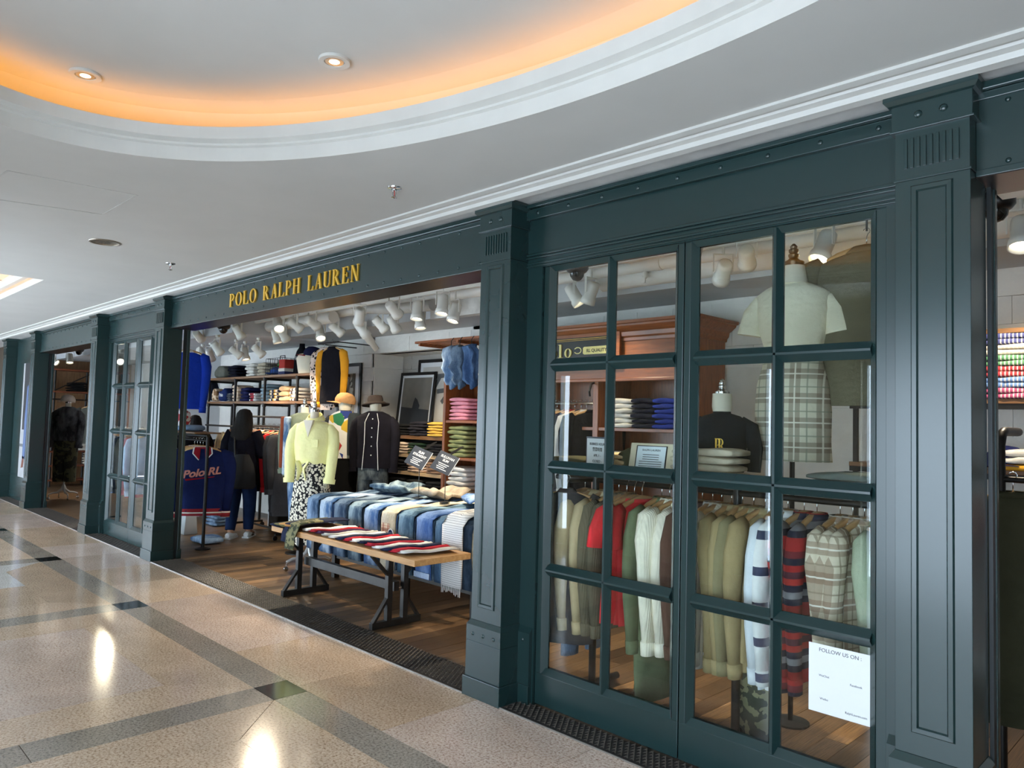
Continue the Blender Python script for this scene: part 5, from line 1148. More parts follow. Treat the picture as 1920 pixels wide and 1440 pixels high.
# royal blue sweatshirt hung high by the doorway
a = AY(353, 648, 1.25)
garment('sweater', (a.x, 1.25, a.z+.03), R(55), fabric('#1b3aa8', .06), 'royal blue sweatshirt with white collar hung high near the doorway', 'sweatshirt', None, 2, {'collar': fabric('#e2e0da')}, hlabel='wooden hanger of the royal blue sweatshirt', scale=(1.05, 1.1, 1.12))
tag(MB().tube([(a.x, 1.25, a.z+.025), (a.x, 1.25, 3.22)], .006, 6).build('drop_wire', BLACK), 'black drop wire holding the royal blue sweatshirt', 'wire')
tag(inst('folded_scarf', fold_mesh(patches(('#9cc3e0', '#e3e6ea', '#b23a44', '#9cc3e0'), 9.0), 1, .2, .16, .22), None, (a.x-.05, 1.25, 1.52)), 'bundle of pale blue and red scarves below the royal blue sweatshirt', 'scarf')

# ================================================================== PEOPLE
def person(loc, rz, label, H=1.66, coat='#14141d', trous='#161d33', shoe=True, lean=0, pose=0, coatlen=.62):
    t = thing('person', label, 'person', loc, rz); k = H/1.66
    J = {'pelvis': (0, 0, .90), 'spine': (0, .01, 1.08), 'chest': (0, .015, 1.26), 'neckb': (0, .005, 1.38), 'neck': (0, -.01, 1.43), 'head': (0, -.02, 1.51), 'top': (0, -.015, 1.60), 'nose': (0, -.10, 1.515)}
    rad = {'pelvis': (.145, .11), 'spine': (.125, .10), 'chest': (.145, .105), 'neckb': (.075, .065), 'neck': (.052, .052), 'head': (.072, .085), 'top': (.055, .06), 'nose': (.012, .012)}
    E = [('pelvis', 'spine'), ('spine', 'chest'), ('chest', 'neckb'), ('neckb', 'neck'), ('neck', 'head'), ('head', 'top'), ('head', 'nose')]
    for n_, s_ in (('l', 1), ('r', -1)):
        st = .10 if s_ > 0 else -.06
        up_ = pose and s_ > 0
        hand = (s_*.14, -.30, 1.02) if not up_ else (s_*.16, -.36, 1.15)
        J.update({'sh'+n_: (s_*.165, .01, 1.335), 'el'+n_: (s_*.235, .0, 1.08), 'wr'+n_: (s_*.19, -.20, .98) if not up_ else (s_*.20, -.25, 1.14), 'pm'+n_: hand, 'hip'+n_: (s_*.085, 0, .86), 'kn'+n_: (s_*.09, st*.4-.03, .48), 'an'+n_: (s_*.085, st, .09), 'toe'+n_: (s_*.10, st-.15, .035)})
        rad.update({'sh'+n_: (.062, .062), 'el'+n_: (.043, .043), 'wr'+n_: (.029, .029), 'pm'+n_: (.026, .036), 'hip'+n_: (.095, .095), 'kn'+n_: (.06, .06), 'an'+n_: (.04, .042), 'toe'+n_: (.036, .03)})
        E += [('chest', 'sh'+n_), ('sh'+n_, 'el'+n_), ('el'+n_, 'wr'+n_), ('wr'+n_, 'pm'+n_), ('pelvis', 'hip'+n_), ('hip'+n_, 'kn'+n_), ('kn'+n_, 'an'+n_), ('an'+n_, 'toe'+n_)]
        for f in range(5):
            b = J['pm'+n_]; dx = (f-2)*.016; ln = (.045, .06, .065, .06, .045)[f]
            if f == 0: a_, b_ = (b[0]-s_*.03, b[1]-.005, b[2]-.01), (b[0]-s_*.045, b[1]-.035, b[2]-.02)
            else: a_, b_ = (b[0]+s_*dx*.9, b[1]-.035, b[2]-.005), (b[0]+s_*dx*1.1, b[1]-.035-ln*.7, b[2]-.03)
            J['fa%s%d' % (n_, f)] = a_; J['fb%s%d' % (n_, f)] = b_; rad['fa%s%d' % (n_, f)] = (.009, .009); rad['fb%s%d' % (n_, f)] = (.007, .007)
            E += [('pm'+n_, 'fa%s%d' % (n_, f)), ('fa%s%d' % (n_, f), 'fb%s%d' % (n_, f))]
    names = list(J); ix = {n_: i for i, n_ in enumerate(names)}
    me = bpy.data.meshes.new('body'); me.from_pydata([Vector(J[n_])*k for n_ in names], [(ix[a], ix[b]) for a, b in E], []); me.materials.append(SKIN)
    o = bpy.data.objects.new('body', me); COL.objects.link(o); o.parent = t
    sk = o.modifiers.new('skin', 'SKIN'); sk.use_smooth_shade = True
    for n_, i in ix.items(): me.skin_vertices[0].data[i].radius = tuple(r_*k for r_ in rad[n_])
    me.skin_vertices[0].data[0].use_root = True
    ss = o.modifiers.new('sub', 'SUBSURF'); ss.levels = 1; ss.render_levels = 1
    # face
    for s_ in (-1, 1):
        MB().lathe([(.004, .008), (.009, .004), (.010, 0)], 10, (s_*.028*k, -.093*k, 1.535*k), (0, -1, 0)).build('eye', INKB, o, True)
        MB().rings([oval(s_*.073*k, -.01*k, z*k, .008*k, .018*k, 8) for z in (1.49, 1.52, 1.55)]).build('ear', SKIN, o, True)
    MB().box(-.022*k, -.098*k, 1.468*k, .022*k, -.09*k, 1.476*k).build('mouth', plain('lips', '#9a5a50', .5), o, False, .003)
    C_ = fabric(coat, .15); z1 = .90-coatlen*.35
    draped(t, [(1.41*k, .07, .07), (1.385*k, .105, .085), (1.355*k, .175, .115), (1.31*k, .205, .135), (1.2*k, .20, .145, .01), (1.05*k, .185, .145, .03), (.92*k, .205, .16, .03), (.78*k, .215, .17, .04), (z1*k, .22, .175, .05)], C_, 'coat', .04, 6)
    for n_, s_ in (('l', 1), ('r', -1)):
        p = [Vector(J[q+n_])*k for q in ('sh', 'el', 'wr')]
        MB().tube([p[0]+Vector((-s_*.02, 0, .01)), p[0]*.5+p[1]*.5+Vector((s_*.02, .01, 0)), p[1]+Vector((s_*.005, .01, 0)), p[1]*.4+p[2]*.6, p[2]], [.082, .074, .066, .055, .05], 12).build('coat_sleeve', C_, t, True)
        q = [Vector(J[q_+n_])*k for q_ in ('hip', 'kn', 'an')]
        MB().tube([q[0]+Vector((0, 0, .06)), q[0]*.6+q[1]*.4, q[1], q[1]*.4+q[2]*.6, q[2]+Vector((0, 0, .02))], [.115, .105, .085, .072, .062], 14).build('trouser_leg', fabric(trous), t, True)
        an = Vector(J['an'+n_])*k
        sh = MB(); secs = [(.075, .0, .03, .062), (.06, -.0, .036, .07), (.02, 0, .041, .074), (-.05, 0, .044, .064), (-.11, 0, .043, .05), (-.17, 0, .034, .04), (-.195, 0, .015, .028)]
        sh.rings([[(an.x+w*math.cos(a_), an.y+y, max(.012, .012+h*(.5+.5*math.sin(a_)))) for a_ in [2*math.pi*i/12 for i in range(12)]] for y, _, w, h in secs]); so = sh.build('shoe', fabric('#dfe1e3', .05), t, True)
        MB().prism([(an.x-.046, an.y+.085), (an.x+.046, an.y+.085), (an.x+.05, an.y-.08), (an.x+.04, an.y-.18), (an.x, an.y-.205), (an.x-.04, an.y-.18), (an.x-.05, an.y-.08)], 0, .02, 'xy').build('sole', CARD, so)
        for q_ in range(3): MB().bar((an.x+s_*.046, an.y-.02-.028*q_, .022), (an.x+s_*.040, an.y-.05-.028*q_, .06), .004, .010, (s_, 0, 0)).build('shoe_stripe', INKB, so)
    h = MB(); h.rings([oval(0, y, z*k, rx_*k, ry_*k, 40, .035, 13, z*9) for z, y, rx_, ry_ in ((1.25, .115, .08, .03), (1.30, .105, .13, .05), (1.38, .075, .135, .08), (1.46, .035, .118, .092), (1.53, .015, .102, .105), (1.59, .008, .092, .10), (1.635, .0, .06, .07), (1.65, 0, .015, .02))]); h.build('hair', HAIR, t, True)
    return t
a = AZ(432, 1010, 0)
person((a.x, a.y+.12, 0), R(222), 'person with long dark hair in a dark coat and white trainers, seen from behind', 1.70, '#12121c', '#1b2a4a')
t = thing('shoulder_bag', 'large black shoulder bag hanging behind the person in white trainers', 'bag', (a.x+.20, a.y+.02, 0), R(45))
MB().rings([oval(0, 0, z, rx_, ry_, 18, .05, 4, 1) for z, rx_, ry_ in ((.66, .15, .04), (.69, .18, .06), (.85, .17, .065), (.98, .14, .055), (1.10, .08, .03))]).build('bag_body', plain('black_leather', '#0b0b10', .75, 0, .3, 12, .6, 14), t, True)
MB().tube([(-.09, .0, 1.05), (-.13, .06, 1.2), (-.15, .09, 1.42), (-.10, .15, 1.43), (-.05, .16, 1.2), (.06, .03, 1.05)], .011, 8).build('strap', BLACK, t, True)
a = AY(366, 790, 1.75)
person((a.x, 1.75, 0), R(240), 'person with short dark hair in black, standing behind the varsity jacket rack', 1.60, '#0e0e12', '#121216', pose=1)

# ================================================================== CHERRY CABINETS
def cabinet(x0, x1, y0, y1, top, label, shelves, cornice=True, bays=1, rail=None):
    t = thing('wooden_cabinet', label, 'cabinet', ((x0+x1)/2, (y0+y1)/2, 0)); ox, oy = (x0+x1)/2, (y0+y1)/2
    a, b, c, d = x0-ox, x1-ox, y0-oy, y1-oy
    MB().box(a, d-.02, 0, b, d, top-.02).build('back_panel', CHERRYZ, t)
    for x in (a, b-.04): MB().box(x, c, 0, x+.04, d-.02, top-.02).build('side_panel', CHERRYZ, t, False, .003)
    for k in range(1, bays): MB().box(a+(b-a)*k/bays-.03, c, 0, a+(b-a)*k/bays+.03, d-.02, top-.45 if cornice else top-.02).build('divider', CHERRYZ, t, False, .003)
    for z in shelves: MB().box(a+.04, c+.01, z-.03, b-.04, d-.02, z).build('shelf', CHERRY, t, False, .003)
    MB().box(a, c, top-.02, b, d, top).build('top_panel', CHERRY, t)
    if cornice:
        MB().box(a, c-.005, top-.52, b, c+.03, top-.16).build('frieze', CHERRY, t, False, .003); MB().box(a, c-.02, top-.52, b, c, top-.49).build('frieze_bead', CHERRY, t, False, .006)
        pr_ = [(0, -.17), (-.015, -.165), (-.02, -.14), (-.035, -.125), (-.04, -.09), (-.07, -.07), (-.10, -.045), (-.105, -.03), (-.125, -.025), (-.125, 0)]
        m = MB(); rr_ = []
        for o_, z in pr_: rr_.append([(a+o_, c+o_, top+z), (b-o_, c+o_, top+z), (b-o_, d, top+z), (a+o_, d, top+z)])
        m.rings(rr_); m.build('cornice', CHERRY, t)
        for (y0_, y1_, z0_, z1_) in ((c+.08, d-.08, top-1.2, top-.3),):
            MB().box(b, y0_, z0_, b+.006, y1_, z1_).build('side_field', CHERRYZ, t, False, .003)
    return t
# narrow cabinet seen through the wide doorway
CL0, CL1 = -5.86, -4.72
cabinet(CL0, CL1, 2.38, 2.82, 2.05, 'cherry wood shelf cabinet with pink, sage and white piles', [1.61, 1.20, .78, .40, .10], False, 1)
for z, n_, c, cn, h in ((1.61, 6, '#e79aa8', 'pink', .042), (1.20, 7, '#8a8f63', 'sage green', .050), (.78, 7, '#e3e0da', 'white', .052), (.40, 6, '#c9b79a', 'sand', .045)):
    stack((CL0+.21, 2.58, z), n_ if z != .78 else 6, fabric(c), 'folded %s shirt in the narrow cherry cabinet' % cn, 'shirt', .32, .34, h, 0, '%s shirts in the narrow cherry cabinet' % cn)
# slatted airer above it with hanging jeans
t = thing('slatted_rack', 'slatted cherry wood rack fixed high on the wall above the cabinet', 'rack', (-5.45, 2.45, 2.46))
for k in range(6): MB().box(-.62, -.34+.075*k, .0, .85, -.30+.075*k, .025).build('slat', CHERRY, t, False, .003)
for x in (-.55, .1, .78): MB().box(x, -.34, -.03, x+.03, .40, 0).build('batten', CHERRY, t)
for k, (px, m_, lb) in enumerate(((846, denim('#4d6a8c', '#a9bccd', .5), 'ripped pale blue jeans bunched on a hook of the slatted rack'), (862, denim('#3b4f66', '#7e93a6', .45), 'grey blue jeans bunched on a hook of the slatted rack'), (884, denim('#2b4468', '#5b7aa0', .45), 'dark blue jeans bunched on a hook of the slatted rack'))):
    a = AY(px, 655, 2.08); hx_ = a.x
    t = thing('hanging_jeans', lb, 'jeans', (hx_, 2.08, 2.40)); rb = random.Random(k)
    m = MB()
    m.rings([oval(rb.uniform(-.025, .025), rb.uniform(-.015, .015), z, rx_, ry_, 24, .16, 4+k, k+z*11) for z, rx_, ry_ in ((.0, .03, .03), (-.03, .085, .06), (-.10, .105, .075), (-.17, .085, .07), (-.24, .10, .085), (-.31, .08, .06), (-.37, .09, .06), (-.42, .045, .04))]); m.build('bunched_cloth', m_, t, True)
    MB().tube([(.02, .02, -.35), (.05, .0, -.42), (.03, -.02, -.47)], [.05, .045, .01], 8).build('leg_end', m_, t, True)
    MB().tube([(0, 0, -.01), (0, 0, .05), (0, .03, .085), (0, .05, .07)], .004, 6).build('hook', BLACK, t)
# large cabinet with cornice behind the glazed doors
R0, R1, RC0, RC1 = -4.60, -2.60, 2.30, 2.82
cabinet(R0, R1, RC0, RC1, 2.51, 'tall cherry wood cabinet with a moulded cornice behind the glazed doors', [1.58, 1.16, .74, .30], True, 2)
t = thing('pub_sign', 'black and gold framed sign reading Polo RL Quality on the cabinet', 'sign', (-3.86, RC0-.034, 2.135))
MB().box(-.62, -.02, 0, .56, .012, .30).build('frame', CHERRY, t, False, .006); MB().box(-.58, -.024, .035, .52, -.0195, .265).build('panel', BLACK, t)
f = MB(); frame_ring(f, -.57, .51, .045, .255, -.0238, .006, .001); f.build('gold_line', GOLD, t); f = MB(); frame_ring(f, -.555, .495, .06, .24, -.0238, .004, .001); f.build('gold_line', GOLD, t)
lettering(t, 'Polo', -.36, .025, .085, .125, -.0245, plain('cream_letter', '#e9dc8e', .5))
hc = MB(); bowl(hc, .0, .145, .045, .032, .008, .008, -150, 150, 24, .002); hc = hc.build('knot_emblem', plain('cream_letter', '#e9dc8e', .5), t); hc.location = (.085, -.0245, 0)
MB().prism([(.15, .115), (.165, .105), (.45, .105), (.465, .115), (.465, .165), (.45, .175), (.165, .175), (.15, .165)], -.028, -.0242, 'xz').build('ribbon', plain('cream_letter', '#e9dc8e', .5), t); text(t, 'RL QUALITY', (.308, -.0285, .125), .042, INKB, bold=.0008)
# clothes in its left bay on a rod
tag(MB().tube([(R0+.05, RC0+.14, 1.80), (-3.63, RC0+.14, 1.80)], .013, 10).build('clothes_rod', CHROME), 'steel clothes rod inside the left bay of the tall cabinet', 'rod')
for k, (px, c, kind, cn) in enumerate(((1045, '#c3cbd3', 'shirt', 'pale blue'), (1060, '#55564f', 'jacket', 'dark grey'), (1068, '#7a3236', 'jacket', 'maroon'), (1078, '#8d3238', 'jacket', 'brick red'), (1090, '#2a2a3a', 'jacket', 'navy'), (1100, '#d6d2cc', 'shirt', 'white'), (1112, '#17171c', 'jacket', 'black'))):
    garment(kind, (pxx(px, RC0+.14, 760), RC0+.14, 1.827), R(62), fabric(c), '%s top hanging in the tall cherry cabinet' % cn, 'top', 'tops hanging in the tall cabinet', 20+k % 3, hlabel='wooden hanger of the %s cabinet top' % cn)
tag(MB().tube([(-3.62, RC0-.005, 1.98), (-3.62, RC0-.04, 1.97), (-3.60, RC0-.09, 1.90), (-3.61, RC0-.07, 1.86)], .010, 8).build('coat_hook', BLACK), 'black coat hook on the divider of the tall cabinet', 'hook')
for px, c, n_, cn, w in ((1176, '#e6e0d6', 6, 'white', .27), (1224, '#1f2130', 6, 'dark navy', .27), (1262, '#2c3f96', 6, 'cobalt blue', .24)): stack((pxx(px, 2.46, 790), 2.46, 1.58), n_, fabric(c), 'folded %s polo shirt in the tall cabinet' % cn, 'shirt', w, .32, .043, R(8), '%s polo shirts in the tall cabinet' % cn)
for px, c, n_, cn in ((1170, '#15161c', 5, 'black checked'), (1235, '#8c7a5c', 4, 'khaki')): stack((pxx(px, 2.46, 860), 2.46, 1.16), n_, plaid('#23242c', '#0d0e12', '#c9c9c9', 16.0) if 'checked' in cn else fabric(c), 'folded %s shirt on the lower cabinet shelf' % cn, 'shirt', .30, .32, .042, 0, '%s shirts on the lower cabinet shelf' % cn)
for px, c, n_, cn in ((1048, '#e2d8cc', 6, 'cream'), (1072, '#5d2530', 5, 'wine red')): stack((pxx(px, 2.46, 950), 2.46, .74), n_, knit(c), 'folded %s sweater in the lower left bay of the tall cabinet' % cn, 'sweater', .30, .32, .045, 0, '%s sweaters in the lower left bay' % cn, 'folded_sweater')

# ================================================================== GONDOLA RACK BEHIND THE GLAZED DOORS
GY, GZ = .62, 1.262
t = thing('gondola_rack', 'dark pipe rack with a pale shelf behind the glazed doors', 'clothes rack', (-1.45, GY, 0))
MB().box(-1.10, -.26, 1.318, 1.06, .26, 1.334).build('top_shelf', PALEW, t, False, .003)
MB().tube([(-1.10, 0, GZ), (1.06, 0, GZ)], .016, 10).build('rail', IRON, t, True)
for x in (-.78, .17, 1.02):
    MB().tube([(x, 0, .03), (x, 0, 1.318)], .022, 12).build('post', IRON, t, True)
    MB().tube([(x, -.25, .03), (x, .25, .03)], .022, 10).build('foot', IRON, t, True)
LT = fabric('#c9b48e', .08); CRM = knit('#f6eed8'); KHK = fabric('#a8946c', .08)
NORD = stripes(('#20233a', '#7a2430', '#b32a2c', '#b32a2c', '#20233a', '#8c8c92', '#20233a', '#b8322e', '#5a2a3a', '#b32a2c'), 3.3, 2)
PLD = plaid('#d9cdb6', '#7d5a44', '#efe9dc', 8.0, (0, 2), '#8a7a66')
GAR = [(-2.42, 'pants', denim('#7f9cc4', '#a9c0dd', .5), 'light blue frayed denim jeans hanging on the gondola rack', 'jeans', 0), (-2.33, 'jacket', LT, 'tan safari jacket with a black crest, first on the gondola rack', 'jacket', 0), (-2.245, 'jacket', LT, 'tan safari jacket with a black crest, second on the gondola rack', 'jacket', 1),
       (-2.15, 'sweater', knit('#6d6450'), 'olive brown cable knit sweater on the gondola rack', 'sweater', 0), (-2.09, 'sweater', knit('#5f5846'), 'darker olive cable knit sweater on the gondola rack', 'sweater', 1), (-2.02, 'tee', fabric('#d8383c', .06), 'coral red t-shirt, first of three on the gondola rack', 't-shirt', 0), (-1.965, 'tee', fabric('#d8383c', .06), 'coral red t-shirt between two others on the gondola rack', 't-shirt', 1), (-1.91, 'tee', fabric('#d23439', .06), 'coral red t-shirt next to the green parka', 't-shirt', 2),
       (-1.835, 'coat', fabric('#6c7558', .08), 'long sage green parka on the gondola rack', 'parka', 0), (-1.755, 'sweater', CRM, 'cream ribbed sweater next to the green parka', 'sweater', 2), (-1.69, 'sweater', CRM, 'cream ribbed sweater between two other cream ones', 'sweater', 3), (-1.62, 'sweater', knit('#efe6d2'), 'ivory sweater on the gondola rack behind the door mullion', 'sweater', 0), (-1.565, 'shirt', fabric('#5d4238'), 'brown shirt on the gondola rack behind the door mullion', 'shirt', 1),
       (-1.50, 'shirt', fabric('#e6e2da', .05), 'white shirt on the gondola rack by the khaki jackets', 'shirt', 2), (-1.445, 'sweater', knit('#eadfca'), 'cream sweater on the gondola rack by the khaki jackets', 'sweater', 1), (-1.385, 'jacket', KHK, 'khaki field jacket, first of four on the gondola rack', 'jacket', 2), (-1.32, 'jacket', KHK, 'khaki field jacket, second of four on the gondola rack', 'jacket', 3), (-1.255, 'jacket', fabric('#8f8564', .08), 'olive khaki field jacket, third of four on the gondola rack', 'jacket', 0), (-1.19, 'jacket', KHK, 'khaki field jacket, last of four by the white shirts', 'jacket', 1),
       (-1.12, 'shirt', fabric('#dfe4ea', .05), 'white shirt on the gondola rack next to the khaki jackets', 'shirt', 0), (-1.065, 'shirt', stripes(('#e8e8e6', '#e8e8e6', '#e8e8e6', '#3a3f5a'), 6.0, 2), 'white shirt with thin dark stripes on the gondola rack', 'shirt', 1), (-.98, 'sweater', NORD, 'red and navy striped nordic sweater, first on the gondola rack', 'sweater', 2), (-.915, 'sweater', NORD, 'red and navy striped nordic sweater, second on the gondola rack', 'sweater', 3),
       (-.80, 'shirt', PLD, 'brown and cream plaid shirt, first of three on the gondola rack', 'shirt', 2), (-.74, 'shirt', PLD, 'brown and cream plaid shirt, second of three on the gondola rack', 'shirt', 0), (-.685, 'shirt', PLD, 'brown and cream plaid shirt, third by the sage shirts', 'shirt', 1), (-.61, 'shirt', fabric('#a9b29a', .06), 'sage green shirt on the gondola rack next to the plaid ones', 'shirt', 2), (-.54, 'shirt', fabric('#b9c2b4', .06), 'pale sage shirt at the end of the gondola rack', 'shirt', 0)]
for k, (x, kind, m_, lb, cat, v) in enumerate(GAR):
    x = .676+(x-.676)*.966
    dy = -.09 if kind == 'tee' else -.04 if m_ is CRM else 0
    g = garment(kind, (x, GY+dy, GZ+.0285), R(90+random.uniform(-7, 4)), m_, lb, cat, 'clothes on the gondola rack', v, hlabel='wooden hanger of the '+lb.split(',')[0][:70])
    if 'safari' in lb:
        for zz in (-.33,): MB().rings([[(-.272-.004*q, y_, z_) for y_, z_ in ((-.028, zz+.04), (.028, zz+.04), (.03, zz), (.0, zz-.05), (-.03, zz))] for q in (0, 2)]).build('crest', fabric('#1a1612'), g); MB().box(-.2815, -.016, zz-.02, -.279, .016, zz+.025).build('crest_mark', fabric('#c99a3a'), g)
# dark grey coat pressed near the glass at the rack end
tag(MB().tube([(-2.25, .40, 1.262), (-2.25, .605, 1.262)], .012, 8).build('end_arm', IRON), 'short iron arm at the end of the gondola rack', 'rack arm')
garment('coat', (-2.27, .40, GZ+.028), R(30), fabric('#3d3b3d', .08), 'charcoal grey coat at the end of the gondola rack close to the glass', 'coat', None, 1, hlabel='wooden hanger of the charcoal grey coat', scale=(.72, .8, .82))
# things on the gondola shelf
SZ = 1.334
t = thing('sign_holder', 'dark framed white notice BUSINESS HOURS on the gondola shelf', 'sign', (pxx(1122, .5, 850), .50, SZ), R(-18))
MB().box(-.125, -.006, 0, .125, .006, .195).build('frame', plain('slate_frame', '#3c4250', .4), t); MB().box(-.115, -.0075, .0, .115, -.006, .185).build('sheet', CARD, t)
for k, s_ in enumerate(('BUSINESS HOURS', '\u71df\u696d\u6642\u9593', 'APR. 1 \u2013', 'CLOSED \u2013')): text(t, s_, (0, -.008, .145-.034*k), .022 if k != 1 else .026, INKB)
t = thing('sign_holder', 'cream stand with a card headed RALPH LAUREN on the gondola shelf', 'sign', (pxx(1218, .5, 860), .50, SZ), R(8)); t.rotation_euler = (R(-14), 0, R(8))
MB().box(-.135, -.006, 0, .135, .012, .175).build('stand', plain('cream_stand', '#d9cdb0', .45), t, False, .004); MB().box(-.095, -.009, .015, .095, -.006, .16).build('card_frame', INKB, t); MB().box(-.088, -.0105, .02, .088, -.009, .155).build('card', plain('pale_blue_card', '#dfe9ee', .5), t)
text(t, 'RALPH LAUREN', (0, -.0112, .128), .016, INKB)
for k in range(7): MB().box(-.05-.02*(k > 2), -.0113, .105-.013*k, .05+.02*(k > 2), -.0106, .109-.013*k).build('text_line', INK, t)
def shelfstack(px, n_, m_, lb, cat, w=.26, d=.28, h=.035, y=.62, rz=0, nm='folded_shirt'): stack((pxx(px, y, 880), y, SZ), n_, m_, lb, cat, w, d, h, rz, None, nm)
shelfstack(1075, 2, fabric('#4c4a36'), 'folded olive trousers on the gondola shelf', 'trousers', .36, .3, .03, .66, 0, 'folded_trousers'); shelfstack(1165, 3, fabric('#c0a780'), 'folded khaki trousers between the two signs', 'trousers', .26, .28, .032, .70, 0, 'folded_trousers')
o = inst('folded_jacket', fold_mesh(fabric('#3d3f2c'), 2, .40, .3, .13), None, (pxx(1238, .72, 830), .72, SZ+.07)); tag(o, 'bulky folded dark olive jacket behind the cream stand', 'jacket')
shelfstack(1330, 4, fabric('#c9bda6'), 'folded stone trousers on the gondola shelf by the small bust', 'trousers', .34, .24, .04, .50, .1, 'folded_trousers')
# small bust with dark sweatshirt
a = AY(1350, 800, .92)
t = thing('bust_form', 'small dress form in a black monogram sweatshirt behind the folded trousers', 'mannequin', (a.x+.09, .78, SZ)); t.rotation_euler[2] = R(25)
MB().rings([oval(0, 0, z, rx_, ry_, 18) for z, rx_, ry_ in ((0, .10, .07), (.05, .14, .085), (.2, .135, .08), (.30, .15, .08), (.335, .10, .06), (.35, .05, .045), (.40, .045, .045))]).build('sweatshirt', fabric('#24272a'), t, True)
for s_ in (-1, 1): MB().tube([(s_*.10, 0, .31), (s_*.155, 0, .27), (s_*.18, -.01, .16), (s_*.175, -.02, .03)], [.03, .045, .042, .036], 10, .9, True, (0, 1, 0)).build('sleeve', fabric('#24272a'), t, True)
MB().rings([oval(0, 0, z, rx_, rx_, 16) for z, rx_ in ((.36, .05), (.39, .055), (.46, .052))]).build('neck_form', CREAMF, t, True); finial(t, (0, 0, .455), CHROME, .8)
lettering(t, 'P', -.03, .005, .14, .07, -.083, GOLD, 'monogram'); lettering(t, 'R', -.012, .03, .13, .08, -.084, GOLD, 'monogram')
# mannequin with plaid skirt standing on a plinth behind the rack
m0 = AY(1487, 640, 1.05); T = 2.50
t = thing('mannequin', 'dress form in a cream t-shirt and brown plaid skirt standing high behind the glass', 'mannequin', (m0.x, 1.05, 0), R(12)); T = 2.51
MB().rings([oval(0, 0, z, rx_, ry_, 20) for z, rx_, ry_ in ((T-.95, .03, .03), (T-.8, .16, .11), (T-.7, .17, .115), (T-.58, .15, .10), (T-.46, .125, .09), (T-.32, .155, .115), (T-.22, .165, .10), (T-.135, .175, .088), (T-.105, .13, .075), (T-.085, .065, .06), (T-.06, .05, .052), (T+.03, .05, .052))]).build('torso_form', CREAMF, t, True)
MB().lathe([(.085, -.07), (.068, .0), (.062, .035)], 20, (0, 0, T-.02)).build('neck_block', CREAMF, t, True); finial(t, (0, 0, T+.015), plain('bronze', '#6a5a48', .3, .8), 1.15)
MB().tube([(0, 0, .0), (0, 0, T-.9)], .014, 8).build('pole', STEEL, t); MB().lathe([(.1, 0), (.1, .01), (.02, .015)], 16).build('base_plate', STEEL, t)
CT = fabric('#e9e2c8', .04, .85, .45)
draped(t, [(T-.085, .09, .075), (T-.11, .15, .09), (T-.145, .20, .105), (T-.24, .20, .125), (T-.36, .185, .13, .02), (T-.46, .155, .115, .04), (T-.50, .15, .11, .04)], CT, 'tshirt', .04, 9)
for s_ in (-1, 1): MB().tube([(s_*.12, 0, T-.16), (s_*.175, 0, T-.19), (s_*.215, 0, T-.25), (s_*.235, 0, T-.34), (s_*.24, 0, T-.37)], [.03, .056, .066, .072, .074], 12, .7, True, (0, 1, 0)).build('sleeve', CT, t, True)
draped(t, [(T-.485, .155, .118), (T-.53, .16, .12), (T-.66, .195, .145), (T-.80, .205, .155, .01), (T-.98, .20, .15, .02), (T-1.08, .205, .155, .03)], plaid('#d8d2ba', '#6e5a4a', '#f0ead8', 7.5, (0, 2), '#8b8f7c'), 'skirt', .02, 5, 28)
# olive jacket hanging high beside it
j0 = AY(1625, 440, 1.15)
tag(MB().tube([(j0.x, 1.15, j0.z+.02), (j0.x, 1.15, 3.22)], .006, 6).build('drop_wire', BLACK), 'black drop wire holding the high olive jacket', 'wire')
garment('jacket', (j0.x, 1.15, j0.z+.03), R(8), fabric('#6a6450', .1), 'olive field jacket hung high beside the cream t-shirt form', 'jacket', None, 3, hlabel='wooden hanger of the high olive field jacket', scale=(1.2, 1.2, 1.1))
# trousers folded on the shelf end, camouflage trousers below
shelfstack(1590, 2, fabric('#7f8a86'), 'folded grey green trousers at the end of the gondola shelf', 'trousers', .34, .3, .035, .66, .2, 'folded_trousers')
tag(MB().rings([oval(0, 0, z, .10, .08, 16, .1, 5, 2) for z in (0, .1, .25, .36)]).build('rolled_trousers', patches(('#5a5f44', '#8c8866', '#3c4030', '#b0a884'), 16.0), None, True), 'camouflage trousers rolled upright on the floor under the rack', 'trousers').location = (AZ(1525, 1290, .1).x, .72, 0)
# notice on the glass, codes left out
n0, n1 = AY(1516, 1203, .19), AY(1636, 1225, .19); zz0 = AY(1516, 1330, .19).z
t = thing('window_notice', 'white notice headed FOLLOW US ON stuck on the lower glass pane', 'notice', ((n0.x+n1.x)/2, .1945, zz0)); w = (n1.x-n0.x)/2; h = n0.z-zz0
MB().box(-w, -.0008, 0, w, .0, h).build('sheet', CARD, t)
text(t, 'FOLLOW US ON :', (0, -.0012, h-.030), .022, INK)
for (x, z, s_) in ((-w*.5, h*.53, 'WeChat'), (w*.5, h*.50, 'Facebook'), (-w*.5, .055, 'Weibo'), (w*.5, .025, 'RalphLauren.com')): text(t, s_, (x, -.0012, z), .0125, INK)

